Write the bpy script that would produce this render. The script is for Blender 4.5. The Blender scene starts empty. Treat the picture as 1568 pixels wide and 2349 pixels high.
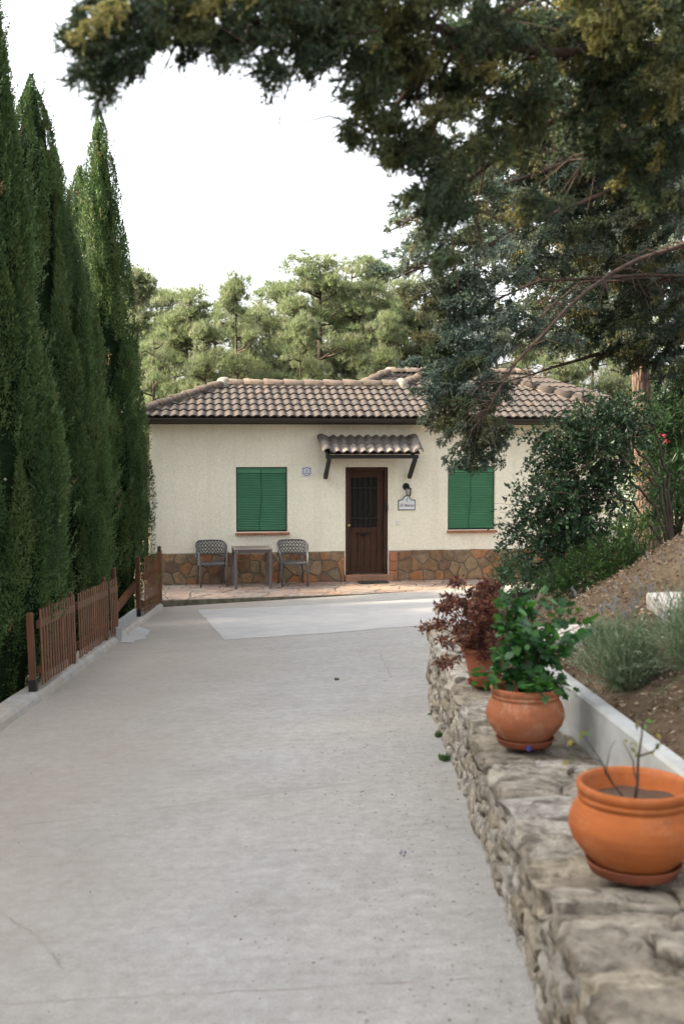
import bpy, bmesh, math, random
import numpy as np
from mathutils import Vector, Matrix, Euler, noise

R = math.radians
random.seed(11)
rng = np.random.default_rng(11)
scene = bpy.context.scene
col = scene.collection

# ------------------------------------------------------------------ camera
CAM_Z = 1.70
FPX = 2600.0                      # focal length in units of a 1568 px wide picture
PITCH = math.atan(159 / FPX)
cam_data = bpy.data.cameras.new('camera')
cam = bpy.data.objects.new('camera', cam_data)
col.objects.link(cam)
cam.location = (0, 0, CAM_Z)
cam.rotation_euler = (R(90) - PITCH, 0, 0)
cam_data.sensor_fit = 'HORIZONTAL'
cam_data.sensor_width = 24.0
cam_data.lens = FPX / 1568 * 24.0
cam_data.clip_start = 0.05
cam_data.clip_end = 2000
cam_data.dof.use_dof = True
cam_data.dof.focus_distance = 20.5
cam_data.dof.aperture_fstop = 3.2
scene.camera = cam

# ------------------------------------------------------------------ sky and sun
SUN_DIR = Vector((-0.86, -0.04, 0.50)).normalized()      # towards the sun
elev = math.asin(SUN_DIR.z)
azim = math.atan2(SUN_DIR.x, SUN_DIR.y)
world = bpy.data.worlds.new('World')
scene.world = world
world.use_nodes = True
wn = world.node_tree
bg = wn.nodes['Background']
sky = wn.nodes.new('ShaderNodeTexSky')
sky.sky_type = 'NISHITA'
sky.sun_disc = False
sky.sun_elevation = elev
sky.sun_rotation = azim % (2 * math.pi)
sky.air_density = 1.0
sky.dust_density = 5.0
sky.ozone_density = 0.6
hsv = wn.nodes.new('ShaderNodeHueSaturation')          # thin white overcast: the sky's colour mostly washed out
hsv.inputs['Saturation'].default_value = 0.22
wn.links.new(sky.outputs[0], hsv.inputs['Color'])
wn.links.new(hsv.outputs[0], bg.inputs[0])
bg.inputs[1].default_value = 0.15
sd = bpy.data.lights.new('sun', 'SUN')
sun = bpy.data.objects.new('sun', sd)
col.objects.link(sun)
sun.rotation_euler = SUN_DIR.to_track_quat('Z', 'Y').to_euler()
sd.energy = 3.1
sd.angle = R(4)
sd.color = (1.0, 0.82, 0.55)

scene.view_settings.view_transform = 'Standard'
scene.view_settings.look = 'None'
scene.view_settings.gamma = 1
scene.view_settings.use_curve_mapping = False
scene.view_settings.exposure = 2.40
scene.render.engine = 'CYCLES'
scene.cycles.max_bounces = 6
scene.cycles.diffuse_bounces = 3
scene.cycles.transmission_bounces = 4
scene.cycles.transparent_max_bounces = 4
scene.cycles.use_denoising = True

# ------------------------------------------------------------------ helpers: picture rays
SP, CP = math.sin(PITCH), math.cos(PITCH)
def ray(px, py):
    v = (1174 - py) / FPX
    return Vector(((px - 784) / FPX, CP + v * SP, -SP + v * CP))
def at(px, py, Y):
    d = ray(px, py)
    return Vector((0, 0, CAM_Z)) + d * (Y / d.y)
GB, GC = 0.04, -0.05
def gz(x, y):
    return GB * x + GC * y
def ground_at(px, py):
    d = ray(px, py)
    t = CAM_Z / (GB * d.x + GC * d.y - d.z)
    return Vector((0, 0, CAM_Z)) + d * t
def zplane_at(px, py, z):
    d = ray(px, py)
    return Vector((0, 0, CAM_Z)) + d * ((z - CAM_Z) / d.z)
YAW = R(8.5)
TZ = -0.96
H0 = Vector((-3.585, 21.14, TZ))
HU = Vector((math.cos(YAW), math.sin(YAW), 0))
HV = Vector((-math.sin(YAW), math.cos(YAW), 0))
def hw(u, v, z=0.0):
    return H0 + HU * u + HV * v + Vector((0, 0, z))
def facade(px, py, v=0.0):
    d = ray(px, py)
    o = Vector((0, 0, CAM_Z)) - H0
    t = (v - o.dot(HV)) / d.dot(HV)
    p = o + d * t
    return p.dot(HU), p.z

# ------------------------------------------------------------------ helpers: objects
def tag(o, label=None, cat=None, group=None, kind=None):
    if label: o['label'] = label
    if cat: o['category'] = cat
    if group: o['group'] = group
    if kind: o['kind'] = kind
    return o
def empty(name, loc=(0, 0, 0), rz=0.0, label=None, cat=None, group=None, kind=None):
    o = bpy.data.objects.new(name, None)
    o.location = loc
    o.rotation_euler = (0, 0, rz)
    o.empty_display_size = 0.1
    col.objects.link(o)
    return tag(o, label, cat, group, kind)
def put(name, mesh, parent=None, loc=None, rot=None, scale=None):
    o = bpy.data.objects.new(name, mesh)
    col.objects.link(o)
    if parent is not None: o.parent = parent
    if loc is not None: o.location = loc
    if rot is not None: o.rotation_euler = rot
    if scale is not None: o.scale = scale
    return o
def copy_tree(o, parent=None):
    c = o.copy(); col.objects.link(c)
    if parent is not None: c.parent = parent
    for ch in list(o.children): copy_tree(ch, c)
    return c

class MB:
    def __init__(s):
        s.V, s.F = [], []
    def add(s, vs, fs):
        k = len(s.V)
        s.V += [tuple(v) for v in vs]
        s.F += [tuple(i + k for i in f) for f in fs]
        return s
    def box(s, c, d, rz=0.0, M=None):
        hx, hy, hz = d[0] / 2, d[1] / 2, d[2] / 2
        vs = [Vector((x, y, z)) for z in (-hz, hz) for x, y in ((-hx, -hy), (hx, -hy), (hx, hy), (-hx, hy))]
        if M is None: M = Matrix.Rotation(rz, 3, 'Z')
        vs = [M @ v + Vector(c) for v in vs]
        return s.add(vs, [(3, 2, 1, 0), (4, 5, 6, 7), (0, 1, 5, 4), (1, 2, 6, 5), (2, 3, 7, 6), (3, 0, 4, 7)])
    def bar(s, a, b, w, h, up=(0, 0, 1)):
        a, b = Vector(a), Vector(b)
        d = (b - a).normalized()
        x = d.cross(Vector(up)).normalized(); z = x.cross(d)
        M = Matrix((x, d, z)).transposed()
        return s.box((a + b) / 2, (w, (b - a).length, h), M=M)
    def tube(s, pts, r, n=6, cap=True):
        pts = [Vector(p) for p in pts]
        if not hasattr(r, '__len__'): r = [r] * len(pts)
        vs, fs = [], []
        x = None
        for i, p in enumerate(pts):
            t = (pts[min(i + 1, len(pts) - 1)] - pts[max(i - 1, 0)])
            if t.length < 1e-9: t = Vector((0, 0, 1))
            t.normalize()
            if x is None:
                x = t.cross(Vector((0.3, 0.2, 1) if abs(t.z) < 0.9 else (1, 0.1, 0))).normalized()
            else:
                x = (x - t * x.dot(t))
                x = x.normalized() if x.length > 1e-6 else t.orthogonal().normalized()
            y = t.cross(x)
            for k in range(n):
                a = 2 * math.pi * k / n
                vs.append(p + (x * math.cos(a) + y * math.sin(a)) * r[i])
        for i in range(len(pts) - 1):
            for k in range(n):
                k2 = (k + 1) % n
                fs.append((i * n + k, i * n + k2, (i + 1) * n + k2, (i + 1) * n + k))
        if cap:
            fs.append(tuple(range(n - 1, -1, -1)))
            fs.append(tuple((len(pts) - 1) * n + k for k in range(n)))
        return s.add(vs, fs)
    def lathe(s, prof, n=40, c=(0, 0, 0)):
        vs, fs = [], []
        for r, z in prof:
            for k in range(n):
                a = 2 * math.pi * k / n
                vs.append((c[0] + r * math.cos(a), c[1] + r * math.sin(a), c[2] + z))
        for i in range(len(prof) - 1):
            for k in range(n):
                k2 = (k + 1) % n
                fs.append((i * n + k, i * n + k2, (i + 1) * n + k2, (i + 1) * n + k))
        return s.add(vs, fs)
    def prism(s, poly, dirv, cham=0.0):
        """poly: list of points (one plane), pushed along dirv; optional chamfer at the far end"""
        poly = [Vector(p) for p in poly]; dirv = Vector(dirv)
        n = len(poly)
        c = sum(poly, Vector()) / n
        rings = [poly]
        if cham:
            rings.append([p + dirv * 0.7 for p in poly])
            rings.append([c + (p - c) * (1 - cham) + dirv for p in poly])
        else:
            rings.append([p + dirv for p in poly])
        vs = [p for r in rings for p in r]
        fs = [tuple(range(n - 1, -1, -1)), tuple((len(rings) - 1) * n + k for k in range(n))]
        for i in range(len(rings) - 1):
            for k in range(n):
                k2 = (k + 1) % n
                fs.append((i * n + k, i * n + k2, (i + 1) * n + k2, (i + 1) * n + k))
        return s.add(vs, fs)
    def mesh(s, name, m, smooth=False):
        me = bpy.data.meshes.new(name)
        me.from_pydata(s.V, [], s.F)
        bm = bmesh.new(); bm.from_mesh(me)
        bmesh.ops.recalc_face_normals(bm, faces=bm.faces)
        bm.to_mesh(me); bm.free()
        me.materials.append(m)
        if smooth: me.polygons.foreach_set('use_smooth', [True] * len(me.polygons))
        return me
    def build(s, name, m, parent=None, loc=None, rot=None, smooth=False, bevel=0.0, segs=2):
        o = put(name, s.mesh(name, m, smooth), parent, loc, rot)
        if bevel:
            b = o.modifiers.new('edge', 'BEVEL'); b.width = bevel; b.segments = segs; b.limit_method = 'ANGLE'; b.angle_limit = R(40)
        return o

def np_mesh(name, V, k, mat, tint=None, smooth=False, faces=None):
    """V: (n*k,3) vertices, faces of k corners each (or explicit faces array)"""
    me = bpy.data.meshes.new(name)
    V = np.asarray(V, np.float32)
    if faces is None:
        faces = np.arange(len(V), dtype=np.int32).reshape(-1, k)
    nf = len(faces)
    me.vertices.add(len(V)); me.vertices.foreach_set('co', V.ravel())
    me.loops.add(nf * k); me.loops.foreach_set('vertex_index', faces.astype(np.int32).ravel())
    me.polygons.add(nf)
    me.polygons.foreach_set('loop_start', np.arange(nf, dtype=np.int32) * k)
    if smooth: me.polygons.foreach_set('use_smooth', np.ones(nf, bool))
    if tint is not None:
        a = me.attributes.new('tint', 'FLOAT_COLOR', 'POINT')
        t = np.ones((len(V), 4), np.float32); t[:, :3] = tint
        a.data.foreach_set('color', t.ravel())
    me.update(calc_edges=True)
    me.materials.append(mat)
    return me
def nrm(a):
    return a / np.maximum(np.linalg.norm(a, axis=-1, keepdims=True), 1e-9)
def rvec(n):
    return nrm(rng.normal(size=(n, 3)))
class Leaves:
    """collects leaf faces: triangles (needles) or diamonds, split to triangles"""
    def __init__(s): s.V, s.T = [], []
    def needles(s, p, d, L, W, tint):
        side = nrm(np.cross(d, rvec(len(p))))
        L = np.broadcast_to(np.asarray(L, float), (len(p),))[:, None]; W = np.broadcast_to(np.asarray(W, float), (len(p),))[:, None]
        v = np.stack([p - side * W / 2, p + side * W / 2, p + d * L], 1).reshape(-1, 3)
        s.V.append(v); s.T.append(np.repeat(tint, 3, 0))
    def diamonds(s, p, d, L, W, tint, up=None):
        n = rvec(len(p)) if up is None else nrm(np.asarray(up)[None] * 1.0 + rvec(len(p)) * 0.8)
        side = nrm(np.cross(d, n)); nn = np.cross(side, d)
        L = np.broadcast_to(np.asarray(L, float), (len(p),))[:, None]; W = np.broadcast_to(np.asarray(W, float), (len(p),))[:, None]
        a = p; b = p + d * L * 0.45 + side * W / 2 + nn * W * 0.12; c = p + d * L - nn * L * 0.1; e = p + d * L * 0.45 - side * W / 2 + nn * W * 0.12
        v = np.stack([a, b, c, a, c, e], 1).reshape(-1, 3)
        s.V.append(v); s.T.append(np.repeat(tint, 6, 0))
    def mesh(s, name, mat):
        return np_mesh(name, np.concatenate(s.V), 3, mat, np.concatenate(s.T))
    def n(s): return sum(len(v) for v in s.V) // 3
def mixtint(n, cols, w=None, jit=0.25):
    cols = np.array(cols, float)
    k = rng.choice(len(cols), n, p=w)
    c = cols[k] * (1 + jit * rng.uniform(-1, 1, (n, 1)))
    return c

# ------------------------------------------------------------------ helpers: materials
def newmat(name):
    m = bpy.data.materials.new(name); m.use_nodes = True
    return m, m.node_tree, m.node_tree.nodes['Principled BSDF']
def N(nt, t, **kw):
    n = nt.nodes.new(t)
    for k, v in kw.items(): setattr(n, k, v)
    return n
def noise_node(nt, vec, scale, detail=5, rough=0.55, dist=0.0):
    n = N(nt, 'ShaderNodeTexNoise')
    n.inputs['Scale'].default_value = scale; n.inputs['Detail'].default_value = detail
    n.inputs['Roughness'].default_value = rough; n.inputs['Distortion'].default_value = dist
    nt.links.new(vec, n.inputs['Vector'])
    return n.outputs['Fac']
def ramp(nt, fac, stops):
    r = N(nt, 'ShaderNodeValToRGB')
    el = r.color_ramp.elements
    while len(el) < len(stops): el.new(0.5)
    for e, (p, c) in zip(el, stops):
        e.position = p
        e.color = (c, c, c, 1) if not hasattr(c, '__len__') else (*c, 1)
    nt.links.new(fac, r.inputs['Fac'])
    return r.outputs['Color']
def mixc(nt, fac, a, b, mode='MIX'):
    n = N(nt, 'ShaderNodeMix', data_type='RGBA', blend_type=mode)
    for s, v in ((n.inputs[0], fac), (n.inputs[6], a), (n.inputs[7], b)):
        if hasattr(v, 'links') or hasattr(v, 'is_linked'): nt.links.new(v, s)
        elif hasattr(v, '__len__'): s.default_value = (*v, 1)
        else: s.default_value = v
    return n.outputs[2]
def math_node(nt, op, a, b=None, clamp=False):
    n = N(nt, 'ShaderNodeMath', operation=op, use_clamp=clamp)
    for s, v in ((n.inputs[0], a), (n.inputs[1], b)):
        if v is None: continue
        if hasattr(v, 'is_linked'): nt.links.new(v, s)
        else: s.default_value = v
    return n.outputs[0]
def pos_node(nt, scale=None, rot=None):
    g = N(nt, 'ShaderNodeNewGeometry').outputs['Position']
    if scale is None and rot is None: return g
    mp = N(nt, 'ShaderNodeMapping')
    if scale: mp.inputs['Scale'].default_value = scale
    if rot: mp.inputs['Rotation'].default_value = rot
    nt.links.new(g, mp.inputs['Vector'])
    return mp.outputs[0]
def bump_to(nt, bsdf, h, strength, dist):
    b = N(nt, 'ShaderNodeBump')
    b.inputs['Strength'].default_value = strength; b.inputs['Distance'].default_value = dist
    nt.links.new(h, b.inputs['Height'])
    nt.links.new(b.outputs[0], bsdf.inputs['Normal'])
    return b
def simple(name, c1, c2=None, scale=8, rough=0.7, bump=0.0, bscale=60, bdist=0.01, rnd=0.0, metal=0.0, spec=0.4, stretch=None, big=None):
    m, nt, b = newmat(name)
    c2 = c2 or tuple(x * 0.8 for x in c1)
    p = pos_node(nt, stretch)
    c = ramp(nt, noise_node(nt, p, scale), [(0.3, c1), (0.7, c2)])
    if big:
        c = mixc(nt, ramp(nt, noise_node(nt, pos_node(nt), big[0], 4), [(0.45, 0.0), (0.7, 1.0)]), c, big[1])
    if rnd:
        oi = N(nt, 'ShaderNodeObjectInfo').outputs['Random']
        v = math_node(nt, 'MULTIPLY_ADD', oi, 2 * rnd); v.node.inputs[2].default_value = 1 - rnd
        g = N(nt, 'ShaderNodeCombineColor')
        for i in range(3): nt.links.new(v, g.inputs[i])
        c = mixc(nt, 1.0, c, g.outputs[0], 'MULTIPLY')
    nt.links.new(c, b.inputs['Base Color'])
    b.inputs['Roughness'].default_value = rough
    b.inputs['Metallic'].default_value = metal
    b.inputs['Specular IOR Level'].default_value = spec
    if bump: bump_to(nt, b, noise_node(nt, p, bscale, 6, 0.6), bump, bdist)
    return m
def foliage(name, transl=0.3, rough=0.6, spec=0.25):
    m, nt, b = newmat(name)
    a = N(nt, 'ShaderNodeAttribute', attribute_name='tint').outputs['Color']
    nt.links.new(a, b.inputs['Base Color'])
    b.inputs['Roughness'].default_value = rough
    b.inputs['Specular IOR Level'].default_value = spec
    t = N(nt, 'ShaderNodeBsdfTranslucent')
    hs = N(nt, 'ShaderNodeHueSaturation'); hs.inputs['Saturation'].default_value = 1.1; hs.inputs['Value'].default_value = 1.2
    nt.links.new(a, hs.inputs['Color']); nt.links.new(hs.outputs[0], t.inputs[0])
    mx = N(nt, 'ShaderNodeMixShader'); mx.inputs[0].default_value = transl
    nt.links.new(b.outputs[0], mx.inputs[1]); nt.links.new(t.outputs[0], mx.inputs[2])
    nt.links.new(mx.outputs[0], nt.nodes['Material Output'].inputs['Surface'])
    return m

# stones whose colour differs from piece to piece
def stone_mat(name, cols, scale=9, bump=0.6, bscale=30, bdist=0.012, dark=(0.08, 0.07, 0.05), darkpos=(0.55, 0.75), rough=0.85):
    m, nt, b = newmat(name)
    oi = N(nt, 'ShaderNodeObjectInfo').outputs['Random']
    k = len(cols)
    base = ramp(nt, oi, [(i / max(k - 1, 1), c) for i, c in enumerate(cols)])
    p = pos_node(nt)
    n1 = noise_node(nt, p, scale, 8, 0.65)
    c = mixc(nt, 1.0, base, ramp(nt, n1, [(0.28, (0.5, 0.49, 0.47)), (0.72, (1.36, 1.36, 1.36))]), 'MULTIPLY')
    c = mixc(nt, ramp(nt, noise_node(nt, p, scale * 0.7, 7, 0.7, 0.4), [(darkpos[0], 0.0), (darkpos[1], 0.8)]), c, dark)
    nt.links.new(c, b.inputs['Base Color'])
    b.inputs['Roughness'].default_value = rough; b.inputs['Specular IOR Level'].default_value = 0.25
    h = math_node(nt, 'ADD', noise_node(nt, p, bscale, 8, 0.7), noise_node(nt, p, bscale * 0.3, 4, 0.5))
    bump_to(nt, b, h, bump, bdist)
    return m

# --------------------------------------------------------------- materials
def concrete_drive():
    m, nt, b = newmat('driveway_concrete')
    p = pos_node(nt)
    streak = pos_node(nt, (0.5, 4.0, 1), (0, 0, R(-6)))
    fine = noise_node(nt, p, 110, 6, 0.75)
    grain = noise_node(nt, p, 14, 8, 0.72)
    mid = noise_node(nt, p, 2.2, 8, 0.62)
    st = noise_node(nt, streak, 3.5, 6, 0.65)
    c = ramp(nt, mid, [(0.25, (0.285, 0.273, 0.255)), (0.75, (0.360, 0.348, 0.330))])
    c = mixc(nt, 1.0, c, ramp(nt, st, [(0.3, (0.93, 0.93, 0.93)), (0.7, (1.04, 1.04, 1.04))]), 'MULTIPLY')
    c = mixc(nt, 1.0, c, ramp(nt, fine, [(0.3, (0.74, 0.74, 0.74)), (0.68, (1.14, 1.14, 1.14))]), 'MULTIPLY')
    c = mixc(nt, 1.0, c, ramp(nt, grain, [(0.3, (0.80, 0.79, 0.775)), (0.68, (1.12, 1.12, 1.12))]), 'MULTIPLY')
    # washed-in earth along the fence side and along the stone wall
    sep = N(nt, 'ShaderNodeSeparateXYZ'); nt.links.new(p, sep.inputs[0])
    xw = math_node(nt, 'ADD', sep.outputs[0], math_node(nt, 'MULTIPLY', noise_node(nt, p, 0.9, 6), 1.5))
    leftm = ramp(nt, math_node(nt, 'MULTIPLY_ADD', xw, -0.5), [(0.35, 0.0), (1.0, 0.85)])
    c = mixc(nt, math_node(nt, 'MULTIPLY', leftm, 0.5), c, (0.26, 0.205, 0.155))
    nearw = ramp(nt, math_node(nt, 'MULTIPLY', sep.outputs[1], 0.1), [(0.25, 1.0), (0.75, 0.0)])
    rightm = ramp(nt, math_node(nt, 'ADD', sep.outputs[0], 0.35), [(0.25, 0.0), (1.0, 1.0)])
    spots = ramp(nt, noise_node(nt, p, 22, 3, 0.5), [(0.64, 0.0), (0.74, 1.0)])
    k = math_node(nt, 'MULTIPLY', math_node(nt, 'MULTIPLY', spots, nearw), math_node(nt, 'MULTIPLY_ADD', rightm, 0.6))
    k.node.inputs[1].default_value = 1.0
    c = mixc(nt, math_node(nt, 'MULTIPLY', k, 0.22), c, (0.17, 0.12, 0.08))
    stain = ramp(nt, noise_node(nt, p, 1.1, 5, 0.6), [(0.52, 0.0), (0.75, 1.0)])
    c = mixc(nt, math_node(nt, 'MULTIPLY', stain, 0.4), c, (0.225, 0.205, 0.18))
    # joints and cracks: thin dark lines with a wobble
    wob = noise_node(nt, p, 5, 6, 0.7)
    lines = []
    def line(a, bb, w, ext=True):
        A, B = ground_at(*a), ground_at(*bb)
        d = Vector((B.x - A.x, B.y - A.y)); L = d.length; d /= L
        nx, ny = -d.y, d.x
        s = math_node(nt, 'ADD', math_node(nt, 'MULTIPLY', sep.outputs[0], nx), math_node(nt, 'MULTIPLY', sep.outputs[1], ny))
        s = math_node(nt, 'SUBTRACT', s, A.x * nx + A.y * ny)
        s = math_node(nt, 'ADD', s, math_node(nt, 'MULTIPLY_ADD', wob, 0.10)); 
        s.node.inputs[1].is_linked
        s = math_node(nt, 'SUBTRACT', s, 0.05)
        mk = math_node(nt, 'SUBTRACT', 1.0, math_node(nt, 'DIVIDE', math_node(nt, 'ABSOLUTE', s), w), True)
        t = math_node(nt, 'ADD', math_node(nt, 'MULTIPLY', sep.outputs[0], d.x), math_node(nt, 'MULTIPLY', sep.outputs[1], d.y))
        t = math_node(nt, 'SUBTRACT', t, A.x * d.x + A.y * d.y)
        lim = math_node(nt, 'MULTIPLY', math_node(nt, 'GREATER_THAN', t, 0.0), math_node(nt, 'LESS_THAN', t, L))
        lines.append(math_node(nt, 'MULTIPLY', mk, lim))
    line((-200, 1872), (800, 1750), 0.016)
    line((-100, 2182), (1060, 2122), 0.014)
    line((250, 2027), (345, 2078), 0.010)
    line((345, 2078), (440, 2152), 0.011)
    line((775, 1560), (765, 1500), 0.012)
    lm = lines[0]
    for l in lines[1:]: lm = math_node(nt, 'MAXIMUM', lm, l)
    lm = math_node(nt, 'MULTIPLY', lm, ramp(nt, noise_node(nt, p, 7, 4, 0.7), [(0.38, 0.0), (0.62, 0.6)]))
    c = mixc(nt, lm, c, (0.13, 0.105, 0.08))
    nt.links.new(c, b.inputs['Base Color'])
    b.inputs['Roughness'].default_value = 0.9; b.inputs['Specular IOR Level'].default_value = 0.2
    h = math_node(nt, 'ADD', fine, math_node(nt, 'MULTIPLY', mid, 3.0))
    h = math_node(nt, 'SUBTRACT', h, math_node(nt, 'MULTIPLY', lm, 2.0))
    bump_to(nt, b, h, 0.35, 0.006)
    return m
M = {}
M['drive'] = concrete_drive()
M['pale_patch'] = simple('pale_patch', (0.395, 0.38, 0.364), (0.335, 0.324, 0.312), 3, 0.9, 0.3, 120, 0.005, spec=0.2)
M['kerb'] = simple('kerb_concrete', (0.33, 0.315, 0.295), (0.22, 0.21, 0.19), 6, 0.9, 0.4, 90, 0.006, spec=0.2, big=(2.5, (0.30, 0.25, 0.2)))
M['concrete_board'] = simple('concrete_board', (0.27, 0.275, 0.275), (0.21, 0.215, 0.215), 5, 0.9, 0.25, 120, 0.004, spec=0.2)
M['white_wall'] = simple('whitewashed_render', (0.36, 0.37, 0.365), (0.27, 0.275, 0.265), 7, 0.85, 0.3, 70, 0.006, spec=0.25, big=(3.0, (0.24, 0.235, 0.21)))
M['soil'] = simple('garden_soil', (0.135, 0.095, 0.060), (0.068, 0.048, 0.031), 14, 0.95, 1.0, 45, 0.03, spec=0.1, big=(1.2, (0.13, 0.10, 0.07)))
M['earth'] = simple('brown_earth', (0.13, 0.10, 0.065), (0.07, 0.055, 0.035), 4, 0.95, 0.8, 30, 0.03, spec=0.1)  # brown earth of the wide ground sheet
def stucco():
    m, nt, b = newmat('cream_stucco')
    p = pos_node(nt)
    big = noise_node(nt, p, 1.3, 6, 0.6)
    c = ramp(nt, big, [(0.3, (0.82, 0.785, 0.655)), (0.7, (0.765, 0.73, 0.60))])
    fine = noise_node(nt, p, 26, 4, 0.55)
    c = mixc(nt, 1.0, c, ramp(nt, fine, [(0.3, (0.9, 0.9, 0.9)), (0.6, (1.03, 1.03, 1.03))]), 'MULTIPLY')
    st = noise_node(nt, pos_node(nt, (6, 6, 0.5)), 1.0, 6, 0.6)
    c = mixc(nt, math_node(nt, 'MULTIPLY', ramp(nt, st, [(0.5, 0.0), (0.75, 1.0)]), 0.28), c, (0.55, 0.48, 0.35))
    nt.links.new(c, b.inputs['Base Color'])
    b.inputs['Roughness'].default_value = 0.9; b.inputs['Specular IOR Level'].default_value = 0.2
    bump_to(nt, b, noise_node(nt, p, 34, 5, 0.6), 0.6, 0.025)
    return m
M['stucco'] = stucco()
M['mortar'] = simple('grey_mortar', (0.27, 0.235, 0.185), (0.19, 0.165, 0.13), 20, 0.95, 0.6, 60, 0.01, spec=0.15)
M['plinth_stone'] = stone_mat('plinth_flagstone', [(0.27, 0.145, 0.07), (0.19, 0.12, 0.07), (0.26, 0.20, 0.125), (0.33, 0.145, 0.06), (0.20, 0.155, 0.105), (0.28, 0.185, 0.105), (0.15, 0.10, 0.07), (0.31, 0.125, 0.056)], 10, 0.5, 40, 0.008, darkpos=(0.62, 0.85))
M['paver'] = stone_mat('terrace_flagstone', [(0.29, 0.22, 0.18), (0.24, 0.185, 0.155), (0.33, 0.235, 0.185), (0.27, 0.225, 0.195), (0.31, 0.205, 0.155)], 9, 0.4, 40, 0.006, darkpos=(0.64, 0.9))
M['paver_joint'] = simple('paving_joint', (0.30, 0.25, 0.21), (0.22, 0.18, 0.15), 15, 0.95, 0.4, 80, 0.005, spec=0.15)
M['riser'] = simple('mossy_riser', (0.17, 0.155, 0.115), (0.075, 0.072, 0.05), 10, 0.95, 0.7, 50, 0.01, spec=0.15)
M['limestone'] = stone_mat('rough_limestone', [(0.37, 0.325, 0.26), (0.48, 0.435, 0.365), (0.30, 0.26, 0.205), (0.44, 0.375, 0.28), (0.43, 0.395, 0.345), (0.57, 0.53, 0.475), (0.37, 0.305, 0.22)], 16, 1.0, 34, 0.04, dark=(0.085, 0.068, 0.048), darkpos=(0.485, 0.63))
M['wall_mortar'] = simple('earthy_mortar', (0.29, 0.25, 0.19), (0.14, 0.115, 0.085), 14, 0.95, 1.0, 40, 0.02, spec=0.1)
M['tile'] = stone_mat('roof_tile_clay', [(0.050, 0.042, 0.038), (0.060, 0.048, 0.042), (0.043, 0.038, 0.035), (0.070, 0.053, 0.044), (0.054, 0.046, 0.042)], 8, 0.3, 60, 0.004, dark=(0.085, 0.07, 0.06), darkpos=(0.55, 0.85), rough=0.8)
M['ridge'] = stone_mat('ridge_tile_clay', [(0.085, 0.066, 0.054), (0.070, 0.056, 0.049), (0.105, 0.081, 0.062)], 8, 0.35, 50, 0.005, dark=(0.13, 0.11, 0.085), darkpos=(0.55, 0.85), rough=0.85)
M['roof_mortar'] = simple('roof_mortar', (0.21, 0.18, 0.135), (0.10, 0.085, 0.065), 14, 0.95, 0.9, 30, 0.03, spec=0.1)
M['canopy_tile'] = stone_mat('canopy_tile_clay', [(0.165, 0.145, 0.132), (0.14, 0.122, 0.113), (0.185, 0.16, 0.143)], 8, 0.3, 60, 0.004, dark=(0.10, 0.085, 0.075), darkpos=(0.55, 0.9), rough=0.85)
M['gutter'] = simple('brown_gutter', (0.035, 0.026, 0.021), None, 6, 0.45, spec=0.4)
M['black_wood'] = simple('black_wood', (0.016, 0.016, 0.017), (0.028, 0.027, 0.026), 12, 0.6, 0.2, 60, 0.003)
M['blind'] = simple('green_blind', (0.055, 0.210, 0.108), (0.046, 0.182, 0.092), 4, 0.5, 0.1, 30, 0.002, spec=0.4)
M['cord'] = simple('dark_green_cord', (0.012, 0.07, 0.05), None, 8, 0.8)
M['window_dark'] = simple('dark_window_frame', (0.02, 0.018, 0.015), None, 8, 0.6)
M['sill'] = simple('terracotta_sill', (0.36, 0.15, 0.075), (0.27, 0.11, 0.06), 9, 0.8, 0.3, 60, 0.004, rnd=0.12)
def wood(name, c1, c2, axis=2, rnd=0.2, rough=0.55):
    st = [14, 14, 14]; st[axis] = 0.8
    return simple(name, c1, c2, 3.0, rough, 0.35, 9, 0.004, rnd=rnd, stretch=tuple(st))
M['door_wood'] = wood('dark_door_wood', (0.062, 0.022, 0.008), (0.021, 0.009, 0.004), 2, 0.12, 0.75)
M['fence_wood'] = wood('stained_fence_wood', (0.150, 0.054, 0.014), (0.055, 0.020, 0.007), 2, 0.28)
M['fence_post'] = wood('stained_post_wood', (0.110, 0.038, 0.011), (0.042, 0.016, 0.006), 2, 0.2)
M['step_wood'] = simple('door_step_tile', (0.34, 0.18, 0.11), (0.24, 0.125, 0.08), 6, 0.75, 0.2, 60, 0.003, rnd=0.12)
M['iron'] = simple('black_iron', (0.014, 0.013, 0.013), None, 10, 0.5, metal=0.3)
M['brass'] = simple('worn_brass', (0.55, 0.40, 0.17), None, 10, 0.35, metal=0.9)
M['mat'] = simple('rubber_mat', (0.025, 0.025, 0.024), None, 30, 0.95, 0.6, 150, 0.004)
M['plastic'] = simple('grey_resin', (0.088, 0.088, 0.092), (0.072, 0.072, 0.076), 6, 0.5, 0.05, 200, 0.001)
M['table'] = simple('brown_grey_resin', (0.135, 0.115, 0.112), (0.115, 0.10, 0.098), 6, 0.5, 0.05, 200, 0.001)
M['white_glaze'] = simple('white_glaze', (0.68, 0.70, 0.74), (0.63, 0.65, 0.70), 5, 0.3)
M['blue_glaze'] = simple('blue_glaze', (0.015, 0.03, 0.12), None, 5, 0.3)
M['green_glaze'] = simple('green_glaze', (0.02, 0.10, 0.075), None, 5, 0.3)
M['black_glaze'] = simple('black_glaze', (0.02, 0.018, 0.03), None, 5, 0.4)
M['white_plastic'] = simple('white_plastic', (0.72, 0.71, 0.68), None, 5, 0.4)
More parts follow.
